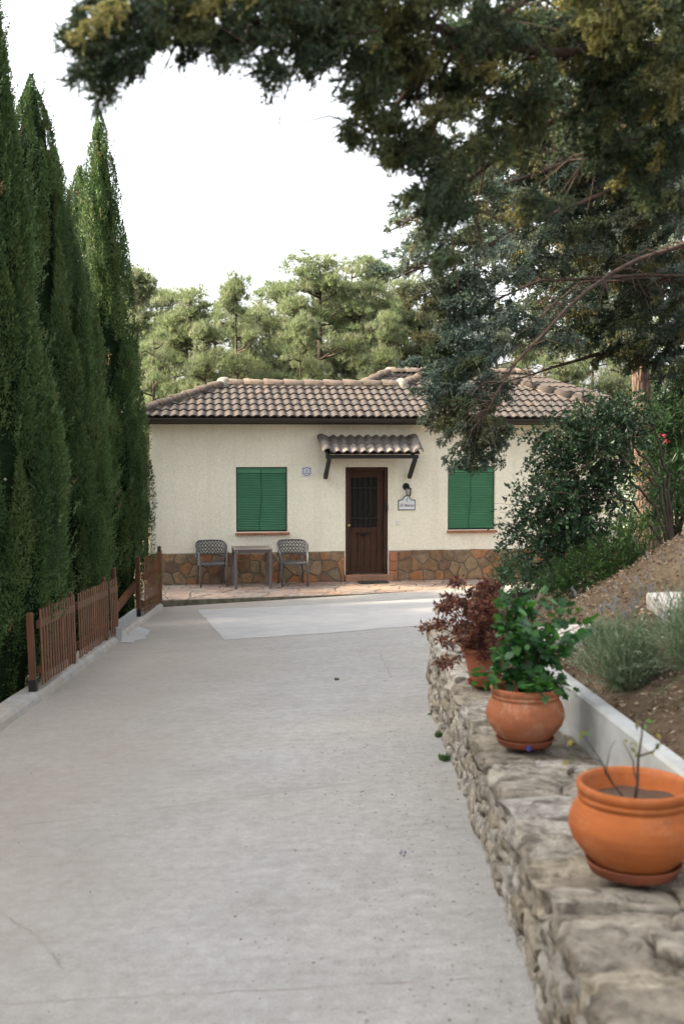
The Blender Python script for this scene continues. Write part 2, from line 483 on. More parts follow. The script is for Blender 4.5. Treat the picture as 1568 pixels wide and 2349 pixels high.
def pot_mat(name, c1, c2, bloom, stain, kb, ks):
    m, nt, b = newmat(name)
    p = pos_node(nt)
    c = ramp(nt, noise_node(nt, p, 6, 6, 0.65), [(0.3, c1), (0.7, c2)])
    sw = noise_node(nt, pos_node(nt, (1.5, 1.5, 26)), 3, 4, 0.6)
    c = mixc(nt, 1.0, c, ramp(nt, sw, [(0.3, (0.86, 0.86, 0.86)), (0.7, (1.07, 1.07, 1.07))]), 'MULTIPLY')
    c = mixc(nt, math_node(nt, 'MULTIPLY', ramp(nt, noise_node(nt, p, 9, 9, 0.72, 0.5), [(0.50, 0.0), (0.66, 1.0)]), kb), c, bloom)
    c = mixc(nt, math_node(nt, 'MULTIPLY', ramp(nt, noise_node(nt, p, 5, 8, 0.7, 0.8), [(0.52, 0.0), (0.70, 1.0)]), ks), c, stain)
    c = mixc(nt, math_node(nt, 'MULTIPLY', ramp(nt, noise_node(nt, p, 48, 3, 0.5), [(0.68, 0.0), (0.74, 1.0)]), 0.5), c, stain)
    nt.links.new(c, b.inputs['Base Color']); b.inputs['Roughness'].default_value = 0.85; b.inputs['Specular IOR Level'].default_value = 0.2
    bump_to(nt, b, math_node(nt, 'ADD', noise_node(nt, p, 70, 6, 0.7), sw), 0.25, 0.004)
    return m
M['terracotta'] = pot_mat('terracotta', (0.34, 0.098, 0.026), (0.28, 0.082, 0.024), (0.44, 0.22, 0.12), (0.15, 0.055, 0.028), 0.28, 0.35)
M['terracotta_pale'] = pot_mat('weathered_terracotta', (0.33, 0.115, 0.052), (0.255, 0.09, 0.042), (0.46, 0.30, 0.21), (0.13, 0.055, 0.035), 0.42, 0.45)
M['terracotta_old'] = simple('old_terracotta', (0.30, 0.10, 0.055), (0.21, 0.075, 0.045), 9, 0.85, 0.2, 70, 0.003, spec=0.2)
M['saucer'] = simple('terracotta_saucer', (0.27, 0.085, 0.042), (0.19, 0.062, 0.035), 9, 0.75, 0.12, 70, 0.003, spec=0.2)
M['potting'] = simple('potting_soil', (0.10, 0.055, 0.032), (0.05, 0.03, 0.02), 30, 0.95, 1.0, 60, 0.01)
M['slab'] = simple('weathered_slab', (0.48, 0.44, 0.40), (0.34, 0.31, 0.28), 4, 0.9, 0.5, 30, 0.01, stretch=(1, 6, 3), spec=0.2)
M['bark'] = simple('grey_brown_bark', (0.085, 0.066, 0.052), (0.038, 0.030, 0.024), 8, 0.9, 0.8, 14, 0.02, stretch=(3, 3, 0.7), spec=0.1)
M['twig'] = simple('brown_twig', (0.080, 0.060, 0.048), (0.036, 0.027, 0.022), 14, 0.9, 0.6, 30, 0.01, spec=0.1)
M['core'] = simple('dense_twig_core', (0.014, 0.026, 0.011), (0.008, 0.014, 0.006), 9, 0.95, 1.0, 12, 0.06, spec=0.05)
def pine_bark():
    m, nt, b = newmat('pine_bark')
    p = pos_node(nt, (9, 9, 1.6))
    v = N(nt, 'ShaderNodeTexVoronoi'); v.feature = 'DISTANCE_TO_EDGE'; v.inputs['Scale'].default_value = 2.2
    nt.links.new(p, v.inputs['Vector'])
    c = ramp(nt, v.outputs['Distance'], [(0.0, (0.03, 0.019, 0.014)), (0.14, (0.12, 0.075, 0.055)), (0.5, (0.18, 0.125, 0.098))])
    c = mixc(nt, 0.5, c, ramp(nt, noise_node(nt, p, 3), [(0.3, (0.5, 0.45, 0.4)), (0.7, (1.2, 1.1, 1.0))]), 'MULTIPLY')
    nt.links.new(c, b.inputs['Base Color']); b.inputs['Roughness'].default_value = 0.9
    bump_to(nt, b, v.outputs['Distance'], 1.0, 0.05)
    return m
M['pine_bark'] = pine_bark()
M['cypress_leaf'] = foliage('cypress_leaf', 0.20)
M['conifer_leaf'] = foliage('conifer_leaf', 0.30)
M['pine_leaf'] = foliage('pine_leaf', 0.50)
M['shrub_leaf'] = foliage('shrub_leaf', 0.30, 0.4, 0.4)
M['pot_leaf'] = foliage('pot_leaf', 0.35, 0.45, 0.35)
M['litter'] = foliage('dry_litter', 0.05, 0.9, 0.1)

# =================================================================== SETTING
def grid_sheet(name, xs, ys, zf, mat, smooth=True):
    xs, ys = np.asarray(xs, float), np.asarray(ys, float)
    X, Y = np.meshgrid(xs, ys)
    Z = zf(X, Y)
    V = np.stack([X, Y, Z], -1).reshape(-1, 3)
    nx, ny = len(xs), len(ys)
    i = np.arange(nx * ny).reshape(ny, nx)
    F = np.stack([i[:-1, :-1], i[:-1, 1:], i[1:, 1:], i[1:, :-1]], -1).reshape(-1, 4)
    me = np_mesh(name, V, 4, mat, None, smooth, F)
    return put(name, me)
def ground_z(X, Y):
    z = GB * np.clip(X, -4, 3) + GC * np.clip(Y, -6, 30) - 0.10
    z -= 0.35 * np.clip((-3.15 - X) / 1.2, 0, 1)
    z -= 0.55 * np.clip((Y - 18) / 2.0, 0, 1)
    return z
gx = np.concatenate([[-600, -200, -80, -30, -15, -8], np.arange(-5, 5.01, 0.25), [8, 15, 30, 80, 200, 600]])
gy = np.concatenate([[-300, -80, -30, -12], np.arange(-6, 30.1, 0.75), [40, 60, 100, 200, 400, 900]])
g = grid_sheet('ground', gx, gy, ground_z, M['earth']); tag(g, kind='structure')

def fence_x(y): return -2.45 - 0.0335 * y
# driveway sheet: between kerb and stone wall, running down to the terrace
def terr_front(u):                      # v of the terrace's front edge
    return -2.17 + 0.098 * u
def wall_x(y): return 0.62 + 0.012 * y
dv, df = [], []
rows = np.concatenate([np.arange(-5, 18.5, 0.6), [18.5]])
nxs = 25
for yy in rows:
    xl = fence_x(yy) + 0.03 if yy > 9 else -4.1
    if 8.2 < yy <= 9.0: xl = -3.3
    xr = wall_x(yy) + 0.15 if yy < 9.3 else 1.0 + (yy - 9.3) * 0.16
    for k in range(nxs):
        x = xl + (xr - xl) * k / (nxs - 1)
        dv.append((x, yy, gz(x, yy)))
for k in range(nxs):                    # last row follows the terrace's front edge
    u = -0.05 + 7.9 * k / (nxs - 1)
    p = hw(u, terr_front(u) + 0.05)
    dv.append((p.x, p.y, gz(p.x, p.y)))
nr = len(rows) + 1
for r in range(nr - 1):
    for k in range(nxs - 1):
        df.append((r * nxs + k, r * nxs + k + 1, (r + 1) * nxs + k + 1, (r + 1) * nxs + k))
tag(MB().add(dv, df).build('driveway', M['drive'], smooth=True), kind='structure')

def ground_patch(name, pix, lift, mat, rough=0.0):
    pts = [ground_at(*p) for p in pix]
    fine = []
    for i, a in enumerate(pts):
        b = pts[(i + 1) % len(pts)]
        n = max(2, int((b - a).length / 0.12))
        for k in range(n):
            q = a.lerp(b, k / n)
            q.x += rough * noise.noise(q * 5.0); q.y += rough * noise.noise(q * 5.0 + Vector((9, 4, 1)))
            fine.append(q)
    bm = bmesh.new()
    vs = [bm.verts.new((q.x, q.y, gz(q.x, q.y) + lift)) for q in fine]
    f = bm.faces.new(vs)
    bmesh.ops.triangulate(bm, faces=[f])
    bmesh.ops.recalc_face_normals(bm, faces=bm.faces)
    if sum(ff.normal.z for ff in bm.faces) < 0: bmesh.ops.reverse_faces(bm, faces=bm.faces)
    me = bpy.data.meshes.new(name); bm.to_mesh(me); bm.free(); me.materials.append(mat)
    return tag(put(name, me), kind='structure')
ground_patch('pale_sheet', [(452, 1399), (515, 1468), (760, 1452), (1010, 1431), (1110, 1424), (1100, 1366), (1000, 1372), (700, 1389)], 0.004, M['pale_patch'], 0.02)  # paler flat sheet just above the driveway
ground_patch('pale_sheet', [(268, 1474), (300, 1440), (322, 1434), (345, 1446), (338, 1460), (305, 1474)], 0.004, M['pale_patch'], 0.10)

# kerb along the fence
k = MB()
ys = np.arange(8.4, 19.15, 0.35)
prev = None
for y in ys:
    x = fence_x(y)
    hgt = 0.075 + 0.012 * noise.noise((0, y * 1.3, 3))
    prof = [(x - 0.14, -0.3), (x - 0.14, hgt), (x + 0.05, hgt), (x + 0.075, hgt * 0.6), (x + 0.10 + 0.012 * noise.noise((0, y * 2, 7)), -0.02)]
    ring = [(px_, y, gz(px_, y) + h) for px_, h in prof]
    k.V += ring
    if prev is not None:
        a = len(k.V) - 10
        for i in range(4): k.F.append((a + i, a + i + 1, a + i + 6, a + i + 5))
    prev = ring
k.F.append((0, 1, 2, 3, 4)); k.F.append(tuple(len(k.V) - 5 + i for i in (4, 3, 2, 1, 0)))
tag(k.build('kerb', M['kerb'], smooth=False), kind='structure')

# ------------------------------------------------------------------ garden bank on the right
BX = np.array([1.0, 1.3, 1.65, 2.05, 2.6, 3.2, 4.2, 6, 10, 40])
BY = np.array([-6, 1, 4.5, 6.3, 8.4, 10, 13, 17, 20, 24, 60])
BZ = np.array([
    [.36, .42, .52, .66, .9, 1.15, 1.5, 1.9, 2.3, 3],
    [.36, .42, .52, .66, .9, 1.15, 1.5, 1.9, 2.3, 3],
    [.34, .44, .56, .70, .94, 1.2, 1.55, 1.9, 2.3, 3],
    [.22, .38, .57, .77, 1.0, 1.25, 1.6, 1.9, 2.3, 3],
    [.10, .28, .49, .69, 1.07, 1.3, 1.6, 1.9, 2.2, 3],
    [-.55, -.2, .05, .28, .62, .85, 1.1, 1.4, 1.8, 2],
    [-.75, -.7, -.55, -.35, 0, .15, .4, .8, 1.2, 1.5],
    [-.95, -.95, -.9, -.85, -.65, -.55, -.4, -.1, .3, .5],
    [-1.15, -1.15, -1.15, -1.15, -1.12, -1.10, -.98, -.8, -.4, -.2],
    [-1.5] * 10, [-1.8] * 10])
def bank(X, Y):
    X, Y = np.asarray(X, float), np.asarray(Y, float)
    i = np.clip(np.searchsorted(BX, X) - 1, 0, len(BX) - 2); j = np.clip(np.searchsorted(BY, Y) - 1, 0, len(BY) - 2)
    sx = np.clip((X - BX[i]) / (BX[i + 1] - BX[i]), 0, 1); sy = np.clip((Y - BY[j]) / (BY[j + 1] - BY[j]), 0, 1)
    return (BZ[j, i] * (1 - sx) * (1 - sy) + BZ[j, i + 1] * sx * (1 - sy) + BZ[j + 1, i] * (1 - sx) * sy + BZ[j + 1, i + 1] * sx * sy)
def bank_n(X, Y):
    z = np.zeros_like(X)
    for dx, dy in ((0, 0), (.15, 0), (-.15, 0), (0, .25), (0, -.25), (.1, .2), (-.1, -.2)): z += bank(X + dx, Y + dy) / 7
    wx = np.interp(Y, [0.9, 3.0, 6.35, 6.5], [1.45, 1.31, 1.06, .9]) + .05
    z = np.where(X < wx, np.minimum(z, .12), z)
    z += 0.02 * np.sin(X * 9.1 + Y * 3.3) * np.cos(Y * 7.7 - X * 2.1) + 0.012 * np.sin(X * 23 + 1) * np.sin(Y * 19)
    return z
def bz(x, y): return float(bank_n(np.array([x]), np.array([y]))[0])
o = grid_sheet('garden_bank', np.concatenate([np.arange(1.02, 4.5, 0.05), [5, 6, 8, 10, 16, 40]]), np.concatenate([[-6, -2, 0], np.arange(1, 13, 0.1), np.arange(13, 26, 0.8), [30, 45]]), bank_n, M['soil'])
tag(o, kind='structure')
# bark chips and grit lying on the bank
lv = Leaves()
n = 26000
Xc = rng.uniform(1.15, 4.0, n); Yc = rng.uniform(2.5, 9.6, n)
P_ = np.stack([Xc, Yc, bank_n(Xc, Yc) + 0.006], -1)
d = rvec(n); d[:, 2] *= 0.35; d = nrm(d)
lv.diamonds(P_, d, rng.uniform(.012, .042, n), rng.uniform(.008, .02, n), mixtint(n, [(.17, .12, .078), (.115, .078, .05), (.24, .185, .13), (.08, .055, .036), (.40, .36, .30)], [.32, .28, .22, .13, .05]), up=(0, 0, 1))
tag(put('bark_mulch', lv.mesh('bark_mulch', M['litter'])), 'brown bark chips and grit strewn over the sloping garden bank', 'mulch', kind='stuff')

# =================================================================== TERRACE
def clip_poly(poly, nx, ny, c):
    out = []
    for i in range(len(poly)):
        a, b = poly[i], poly[(i + 1) % len(poly)]
        da, db = a[0] * nx + a[1] * ny - c, b[0] * nx + b[1] * ny - c
        if da <= 0: out.append(a)
        if (da < 0 < db) or (db < 0 < da):
            t = da / (da - db); out.append((a[0] + (b[0] - a[0]) * t, a[1] + (b[1] - a[1]) * t))
    return out
def voronoi(poly, sites, gap):
    cells = []
    for i, s in enumerate(sites):
        c = list(poly)
        for j, q in sorted(enumerate(sites), key=lambda e: (e[1][0] - s[0]) ** 2 + (e[1][1] - s[1]) ** 2)[1:22]:
            dx, dy = q[0] - s[0], q[1] - s[1]
            L = math.hypot(dx, dy)
            if L < 1e-6: continue
            nx, ny = dx / L, dy / L
            c = clip_poly(c, nx, ny, nx * (s[0] + q[0]) / 2 + ny * (s[1] + q[1]) / 2 - gap / 2)
            if len(c) < 3: break
        if len(c) >= 3: cells.append(c)
    return cells
def jitter_sites(u0, u1, v0, v1, du, dvv, rnd_, j=0.42):
    s = []
    nv = max(1, round((v1 - v0) / dvv)); nu = max(1, round((u1 - u0) / du))
    for a in range(nv):
        for b in range(nu):
            s.append((u0 + (b + 0.5 + (0.25 if a % 2 else -0.25) + rnd_.uniform(-j, j)) * (u1 - u0) / nu, v0 + (a + 0.5 + rnd_.uniform(-j, j)) * (v1 - v0) / nv))
    return s
rnd = random.Random(5)
TU0, TU1 = -0.12, 9.6
terr = empty('terrace', H0, YAW, 'raised terrace of pinkish irregular flagstones along the cream house', 'terrace', kind='structure')
mb = MB()
poly = [(TU0, terr_front(TU0)), (TU1, terr_front(TU1)), (TU1, -0.005), (TU0, -0.005)]
mb.prism([(u, v, -0.45) for u, v in poly], (0, 0, 0.435))
mb.build('terrace_slab', M['paver_joint'], terr)
mb = MB()                               # the mossy concrete edge, slightly proud
a, b = (TU0 - 0.02, terr_front(TU0) - 0.03), (TU1, terr_front(TU1) - 0.03)
mb.prism([(a[0], a[1], -0.4), (b[0], b[1], -0.4), (b[0], b[1] + 0.028, -0.4), (a[0], a[1] + 0.028, -0.4)], (0, 0, 0.392))
mb.build('kerb_edge', M['riser'], terr, bevel=0.006)
sites = jitter_sites(TU0, TU1, terr_front(3), 0, 0.42, 0.36, rnd)
inner = [(TU0 + .01, terr_front(TU0) - .02), (TU1 - .01, terr_front(TU1) - .02), (TU1 - .01, -0.03), (TU0 + .01, -0.03)]
for c in voronoi(inner, sites, 0.022):
    h = rnd.uniform(0.012, 0.02)
    MB().prism([(u, v, -0.014) for u, v in c], (0, 0, h), 0.05).build('paving_stone', M['paver'], terr)

# =================================================================== HOUSE
house = empty('house', H0, YAW, 'single-storey cream stucco house with brown tiled hip roof and stone plinth', 'house')
HL = 9.2
EAVE = 3.06                              # above terrace
(wu0, wz1), (wu1, wz0) = facade(541, 1071), facade(659, 1219)
(xu0, xz1), (xu1, xz0) = facade(1027, 1069), facade(1134, 1214)
(du0, dz1), (du1, dz0) = facade(792, 1071), facade(889, 1318)
dz0 = 0.13
PL = 0.60
us = sorted([0, HL, wu0, wu1, xu0, xu1, du0, du1])
zs = sorted([-0.3, 0.0, dz1, wz0, wz1, xz0, xz1, EAVE])
opens = [(wu0, wu1, wz0, wz1), (xu0, xu1, xz0, xz1), (du0, du1, -0.01, dz1)]
def is_open(u, z): return any(a < u < b and c < z < d for a, b, c, d in opens)
mb = MB()
for i in range(len(us) - 1):
    for j in range(len(zs) - 1):
        um, zm = (us[i] + us[i + 1]) / 2, (zs[j] + zs[j + 1]) / 2
        if is_open(um, zm): continue
        mb.add([(us[i], 0, zs[j]), (us[i + 1], 0, zs[j]), (us[i + 1], 0, zs[j + 1]), (us[i], 0, zs[j + 1])], [(0, 1, 2, 3)])
for a, b, c, d in opens:
    D = 0.16
    for q in ([(a, c), (a, d)], [(b, c), (b, d)], [(a, d), (b, d)], [(a, c), (b, c)]):
        mb.add([(q[0][0], 0, q[0][1]), (q[1][0], 0, q[1][1]), (q[1][0], D, q[1][1]), (q[0][0], D, q[0][1])], [(0, 1, 2, 3)])
    mb.add([(a, D, c), (b, D, c), (b, D, d), (a, D, d)], [(0, 1, 2, 3)])
DEP = 6.5
mb.add([(0, 0, -.3), (0, DEP, -.3), (0, DEP, EAVE), (0, 0, EAVE)], [(0, 1, 2, 3)])
mb.add([(HL, 0, -.3), (HL, DEP, -.3), (HL, DEP, EAVE), (HL, 0, EAVE)], [(0, 1, 2, 3)])
mb.add([(0, DEP, -.3), (HL, DEP, -.3), (HL, DEP, EAVE), (0, DEP, EAVE)], [(0, 1, 2, 3)])
wall = mb.build('wall', M['stucco'], house)

# plinth of irregular flagstones
pl = MB()
for a, b in ((0.0, du0 - 0.02), (du1 + 0.02, HL + 0.02)):
    pl.box(((a + b) / 2, -0.012, PL / 2 - 0.02), (b - a, 0.024, PL + 0.0))
pl.box((-0.012, 2.0, PL / 2 - 0.02), (0.024, 4.0, PL))
plinth = pl.build('plinth', M['mortar'], house)
rs = random.Random(21)
for a, b in ((0.01, du0 - 0.03), (du1 + 0.20, HL)):
    sites = jitter_sites(a, b, 0.0, PL - 0.02, 0.25, 0.20, rs, 0.46)
    for c in voronoi([(a, 0.005), (b, 0.005), (b, PL - 0.025), (a, PL - 0.025)], sites, 0.022):
        c = [(u, z + (rs.uniform(-.03, .022) if z > PL - .03 else 0)) for u, z in c]
        MB().prism([(u, -0.022, z) for u, z in c], (0, -rs.uniform(0.02, 0.036), 0), 0.07).build('stone', M['plinth_stone'], plinth)
for i in range(3):                       # upright terracotta pieces beside the door
    MB().box((du1 + 0.10, -0.036, 0.10 + 0.185 * i), (0.15, 0.03, 0.175)).build('stone', M['sill'], plinth, bevel=0.006)

# ---- windows with green roller blinds
def window(u0, u1, z0, z1, lab):
    w = empty('window', (0, 0, 0), 0); w.parent = house
    if lab: w['label'] = lab
    fr = MB()
    t = 0.03
    fr.box(((u0 + u1) / 2, 0.10, z1 - t / 2 - 0.001), (u1 - u0 - .004, 0.05, t)); fr.box(((u0 + u1) / 2, 0.10, z0 + t / 2 + 0.001), (u1 - u0 - .004, 0.05, t))
    fr.box((u0 + t / 2 + 0.002, 0.10, (z0 + z1) / 2), (t, 0.05, z1 - z0 - 2 * t - .004)); fr.box((u1 - t / 2 - 0.002, 0.10, (z0 + z1) / 2), (t, 0.05, z1 - z0 - 2 * t - .004))
    fr.build('frame', M['window_dark'], w, bevel=0.003)
    top = 0.10
    MB().box(((u0 + u1) / 2, 0.062, z1 - 0.02 - top / 2), (u1 - u0 - 0.04, 0.03, top)).build('blind_box', M['blind'], w, bevel=0.004)
    s = MB(); zt = z1 - 0.025 - top; n = 33; hgt = (zt - z0 - 0.03) / n
    for i in range(n):
        zc = zt - hgt * (i + 0.5)
        prof = [(0.072, -hgt * .5), (0.060, -hgt * .40), (0.054, 0.0), (0.060, hgt * .30), (0.072, hgt * .36)]
        vs = []
        for u in (u0 + 0.022, u1 - 0.022): vs += [(u, y, zc + z) for y, z in prof]
        s.add(vs, [(k, k + 1, k + 6, k + 5) for k in range(4)])
    s.box(((u0 + u1) / 2, 0.085, (zt + z0) / 2), (u1 - u0 - 0.05, 0.01, zt - z0 - 0.02))
    tag(s.build('blind_slats', M['blind'], w), kind='stuff')
    um = (u0 + u1) / 2
    c = MB(); c.tube([(um - .01, 0.046, z1 - 0.04), (um, 0.046, (z0 + z1) / 2), (um - 0.05, 0.046, z0 + 0.12), (um - 0.03, 0.046, z0 + 0.03)], 0.006, 5)
    c.build('cord', M['cord'], w, smooth=True)
    n = 5; L = (u1 - u0 + 0.06) / n
    for i in range(n):
        Mx = Matrix.Rotation(R(-7), 3, 'X')
        MB().box((u0 - 0.02 + L * (i + 0.5), 0.005, z0 - 0.028), (L - 0.004, 0.15, 0.035), M=Matrix.Rotation(R(6), 3, 'X')).build('sill', M['sill'], w, bevel=0.005)
    return w
window(wu0, wu1, wz0, wz1, 'green slatted blind lowered above the chairs')
window(xu0, xu1, xz0, xz1, 'green slatted blind lowered behind the drooping conifer tip')

# ---- door
door = empty('door', (0, 0, 0)); door.parent = house
dw = du1 - du0; DY = 0.105
fr = MB(); ft = 0.075
fr.box((du0 + ft / 2, 0.075, (dz0 + dz1) / 2), (ft - .004, 0.12, dz1 - dz0 - .004)); fr.box((du1 - ft / 2, 0.075, (dz0 + dz1) / 2), (ft - .004, 0.12, dz1 - dz0 - .004))
fr.box(((du0 + du1) / 2, 0.075, dz1 - ft / 2 - .002), (dw - 2 * ft - .004, 0.12, ft))
fr.build('frame', M['door_wood'], door, bevel=0.006)
lu0, lu1, lz0, lz1 = du0 + ft, du1 - ft, dz0 + 0.01, dz1 - ft - 0.004
st = 0.095
gz0, gz1 = facade(830, 1210)[1], facade(830, 1095)[1]
gu0, gu1 = facade(806, 1150)[0], facade(866, 1150)[0]
lf = MB()
lf.box(((lu0 + gu0) / 2, DY, (lz0 + lz1) / 2), (gu0 - lu0, 0.05, lz1 - lz0))
lf.box(((lu1 + gu1) / 2, DY, (lz0 + lz1) / 2), (lu1 - gu1, 0.05, lz1 - lz0))
lf.box(((gu0 + gu1) / 2, DY, (gz1 + lz1) / 2), (gu1 - gu0 - .003, 0.05, lz1 - gz1))
lf.box(((gu0 + gu1) / 2, DY, (gz0 - 0.05)), (gu1 - gu0 - .003, 0.05, 0.10))
lf.box(((gu0 + gu1) / 2, DY, lz0 + 0.06), (gu1 - gu0 - .003, 0.05, 0.12))
lf.build('door_leaf', M['door_wood'], door, bevel=0.004)
npk = 4
for i in range(npk):
    w_ = (gu1 - gu0) / npk
    MB().box((gu0 + w_ * (i + .5), DY + 0.012, (gz0 - 0.10 + lz0 + 0.12) / 2), (w_ - 0.006, 0.03, gz0 - 0.10 - lz0 - 0.12 - .002)).build('plank', M['door_wood'], door, bevel=0.004)
MB().box(((gu0 + gu1) / 2, DY + 0.02, (gz0 + gz1) / 2), (gu1 - gu0 - .004, 0.01, gz1 - gz0 - .004)).build('pane', simple('dark_door_glass', (0.012, 0.014, 0.015), None, 3, 0.15, spec=0.5), door)
for i in range(5):
    u = gu0 + (gu1 - gu0) * (i + 0.5) / 5
    MB().tube([(u, DY - 0.035, gz0 - 0.01), (u, DY - 0.035, gz1 + 0.01)], 0.011, 6).build('window_bar', M['iron'], door)
for z in (gz0 + 0.18, gz1 - 0.2):
    MB().box(((gu0 + gu1) / 2, DY - 0.030, z), (gu1 - gu0, 0.006, 0.03)).build('window_bar', M['iron'], door)
stud = MB(); stud.lathe([(0.012, 0), (0.010, 0.006), (0.005, 0.010), (0.0005, 0.011)], 8)
stud_me = stud.mesh('stud', M['iron'], True)
for z in (lz0 + 0.06, lz0 + 0.42, gz0 - 0.05, lz1 - 0.06):
    for i in range(7):
        put('stud', stud_me, door, (lu0 + 0.045 + (lu1 - lu0 - 0.09) * i / 6, DY - 0.026, z), (R(90), 0, 0))
ku, kz = facade(798, 1205)
MB().lathe([(0.030, 0), (0.030, 0.006), (0.014, 0.010), (0.012, 0.035), (0.026, 0.045), (0.028, 0.06), (0.018, 0.07), (0.001, 0.072)], 14).build('knob', M['brass'], door, (ku + 0.02, DY - 0.026, kz), (R(90), 0, 0), smooth=True)
su, sz = facade(837, 1224)
MB().box((su, DY - 0.035, sz), (0.24, 0.02, 0.035)).tube([(su - .10, DY - .045, sz - .005), (su - .09, DY - .075, sz - .01), (su + .09, DY - .075, sz - .01), (su + .10, DY - .045, sz - .005)], 0.010, 6).build('letter_slot', M['iron'], door)
hu, hz = facade(888, 1164)
MB().box((hu - 0.015, 0.0, hz), (0.05, 0.05, 0.12)).build('latch', M['iron'], door, bevel=0.004)
# threshold step of tiles under the door
n = 3; L = (dw + 0.10) / n
for i in range(n):
    MB().box((du0 - 0.02 + L * (i + .5), -0.03, 0.055), (L - 0.005, 0.30, 0.13)).build('step_tile', M['step_wood'], door, bevel=0.006)

# ---- roof
TAN = 0.375; PA = math.atan(TAN)
OV = 0.35; ZE = 3.13                     # overhang, height of the tile edge above the terrace
def roof_pt(u, run, lift=0.0):           # run = horizontal distance up from the front eave
    return Vector((u, -OV + run - lift * math.sin(PA), ZE + run * TAN + lift * math.cos(PA)))
RUNW = 1.80                              # wing ridge
UE = 5.075                               # where the wing ridge meets the main roof's hip
RUNM = 2.75
UL, UR = -OV, HL + OV
roof = MB()
apexL, apexR = (UE + (RUNM - RUNW), RUNM), (UR - RUNM, RUNM)
fp = [(UL, 0), (UR, 0), apexR, apexL, (UE, RUNW), (UL + RUNW, RUNW)]
roof.add([roof_pt(u, r, -0.03) for u, r in fp], [tuple(range(6))])
# left, rear and right slopes of the underlying shell
zr, vr = ZE + RUNW * TAN - .03, -OV + RUNW
zm, vm = ZE + RUNM * TAN - .03, -OV + RUNM
VB = 2 * vr + OV
roof.add([(UL, -OV, ZE - .03), (UL + RUNW, vr, zr), (UL, VB, ZE - .03)], [(0, 1, 2)])
roof.add([(UL + RUNW, vr, zr), (UE, vr, zr), (UE, VB, ZE - .03), (UL, VB, ZE - .03)], [(0, 1, 2, 3)])
VB2 = 2 * vm + OV
roof.add([(UE, vr, zr), (apexL[0], vm, zm), (apexL[0] - RUNM, VB2, ZE - .03), (UE - RUNW, vr, ZE - .03)], [(0, 1, 2, 3)])
roof.add([(UR, -OV, ZE - .03), (apexR[0], vm, zm), (UR, VB2, ZE - .03)], [(0, 1, 2)])
roof.add([(apexL[0], vm, zm), (apexR[0], vm, zm), (UR, VB2, ZE - .03), (apexL[0] - RUNM, VB2, ZE - .03)], [(0, 1, 2, 3)])
roof_o = roof.build('roof', M['roof_mortar'], house)
# soffit board under the eaves
MB().box((HL / 2, -OV / 2 + 0.02, EAVE - 0.012), (HL + 2 * OV - 0.06, OV - 0.06, 0.02)).build('soffit', M['stucco'], house)

TW, TE = 0.332, 0.335                    # double-roll tile: width, exposed length (along the slope)
def tile_builder(width, length, waves, amp=0.034, seg=7, th=0.030):
    b = MB(); n = waves * seg
    top0, top1, low0 = [], [], []
    for i in range(n + 1):
        x = width * i / n
        ph = (i / seg) % 1.0
        c = math.cos(2 * math.pi * ph)
        z = amp * (0.5 + 0.5 * c) ** 0.75
        top0.append((x, 0, z + th)); top1.append((x, length, z + 0.004)); low0.append((x, 0.004, z))
    b.add(top0 + top1 + low0, [(i, i + 1, n + 2 + i, n + 1 + i) for i in range(n)] + [(i, 2 * n + 2 + i, 2 * n + 3 + i, i + 1) for i in range(n)])
    return b
SL = TE / math.cos(PA)
tile_me = tile_builder(TW, TE + 0.03, 2).mesh('roof_tile', M['tile'], False)
def tile_place(u, s, me=None, name='roof_tile'):
    r = s * math.cos(PA)
    p = roof_pt(u, r, 0.005)
    return put(name, me or tile_me, roof_o, p, (PA, 0, rt.uniform(-.006, .006)))
rt = random.Random(3)
smax = RUNM / math.cos(PA)
def clip_u(r):
    lo = UL + r
    if r > RUNW: lo = UE + (r - RUNW)
    return lo, UR - r
nrow = int(smax / TE) + 1
count = 0
for j in range(nrow):
    s0 = j * TE - 0.04
    for i in range(int((UR - UL) / TW) + 1):
        u0 = UL + i * TW
        lo0, hi0 = clip_u(max(0, s0 * math.cos(PA))); lo1, hi1 = clip_u((s0 + TE) * math.cos(PA))
        if u0 >= max(lo0, lo1) - 0.02 and u0 + TW <= min(hi0, hi1) + 0.02 and s0 + TE <= smax and (s0 + TE <= RUNW / math.cos(PA) + .05 or u0 > UE):
            tile_place(u0, s0); count += 1; continue
        if u0 + TW < lo0 or u0 > hi0: continue
        me = tile_me.copy(); bm = bmesh.new(); bm.from_mesh(me)
        def cut(pt, no):
            g_ = bm.verts[:] + bm.edges[:] + bm.faces[:]
            bmesh.ops.bisect_plane(bm, geom=g_, plane_co=pt, plane_no=no, clear_outer=True)
        c_ = math.cos(PA)
        # local x = u-u0, local y = s-s0 ; left hip u = UL + s*c
        if u0 < UE - 0.4 or u0 + TW < UE:
            cut((UL + s0 * c_ - u0, 0, 0), Vector((-1, c_, 0)))
        if u0 + TW > UR - (s0 + TE) * c_: cut((UR - s0 * c_ - u0, 0, 0), Vector((1, c_, 0)))
        if (s0 + TE) * c_ > RUNW and u0 < UE + RUNM - RUNW + .2:
            if u0 + TW / 2 < UE: cut((0, RUNW / c_ - s0, 0), Vector((0, 1, 0)))
            else: cut((UE - u0, RUNW / c_ - s0, 0), Vector((-1, c_, 0)))
        cut((0, smax - s0, 0), Vector((0, 1, 0)))
        if len(bm.faces) < 4: bm.free(); continue
        bm.to_mesh(me); bm.free()
        tile_place(u0, s0, me); count += 1
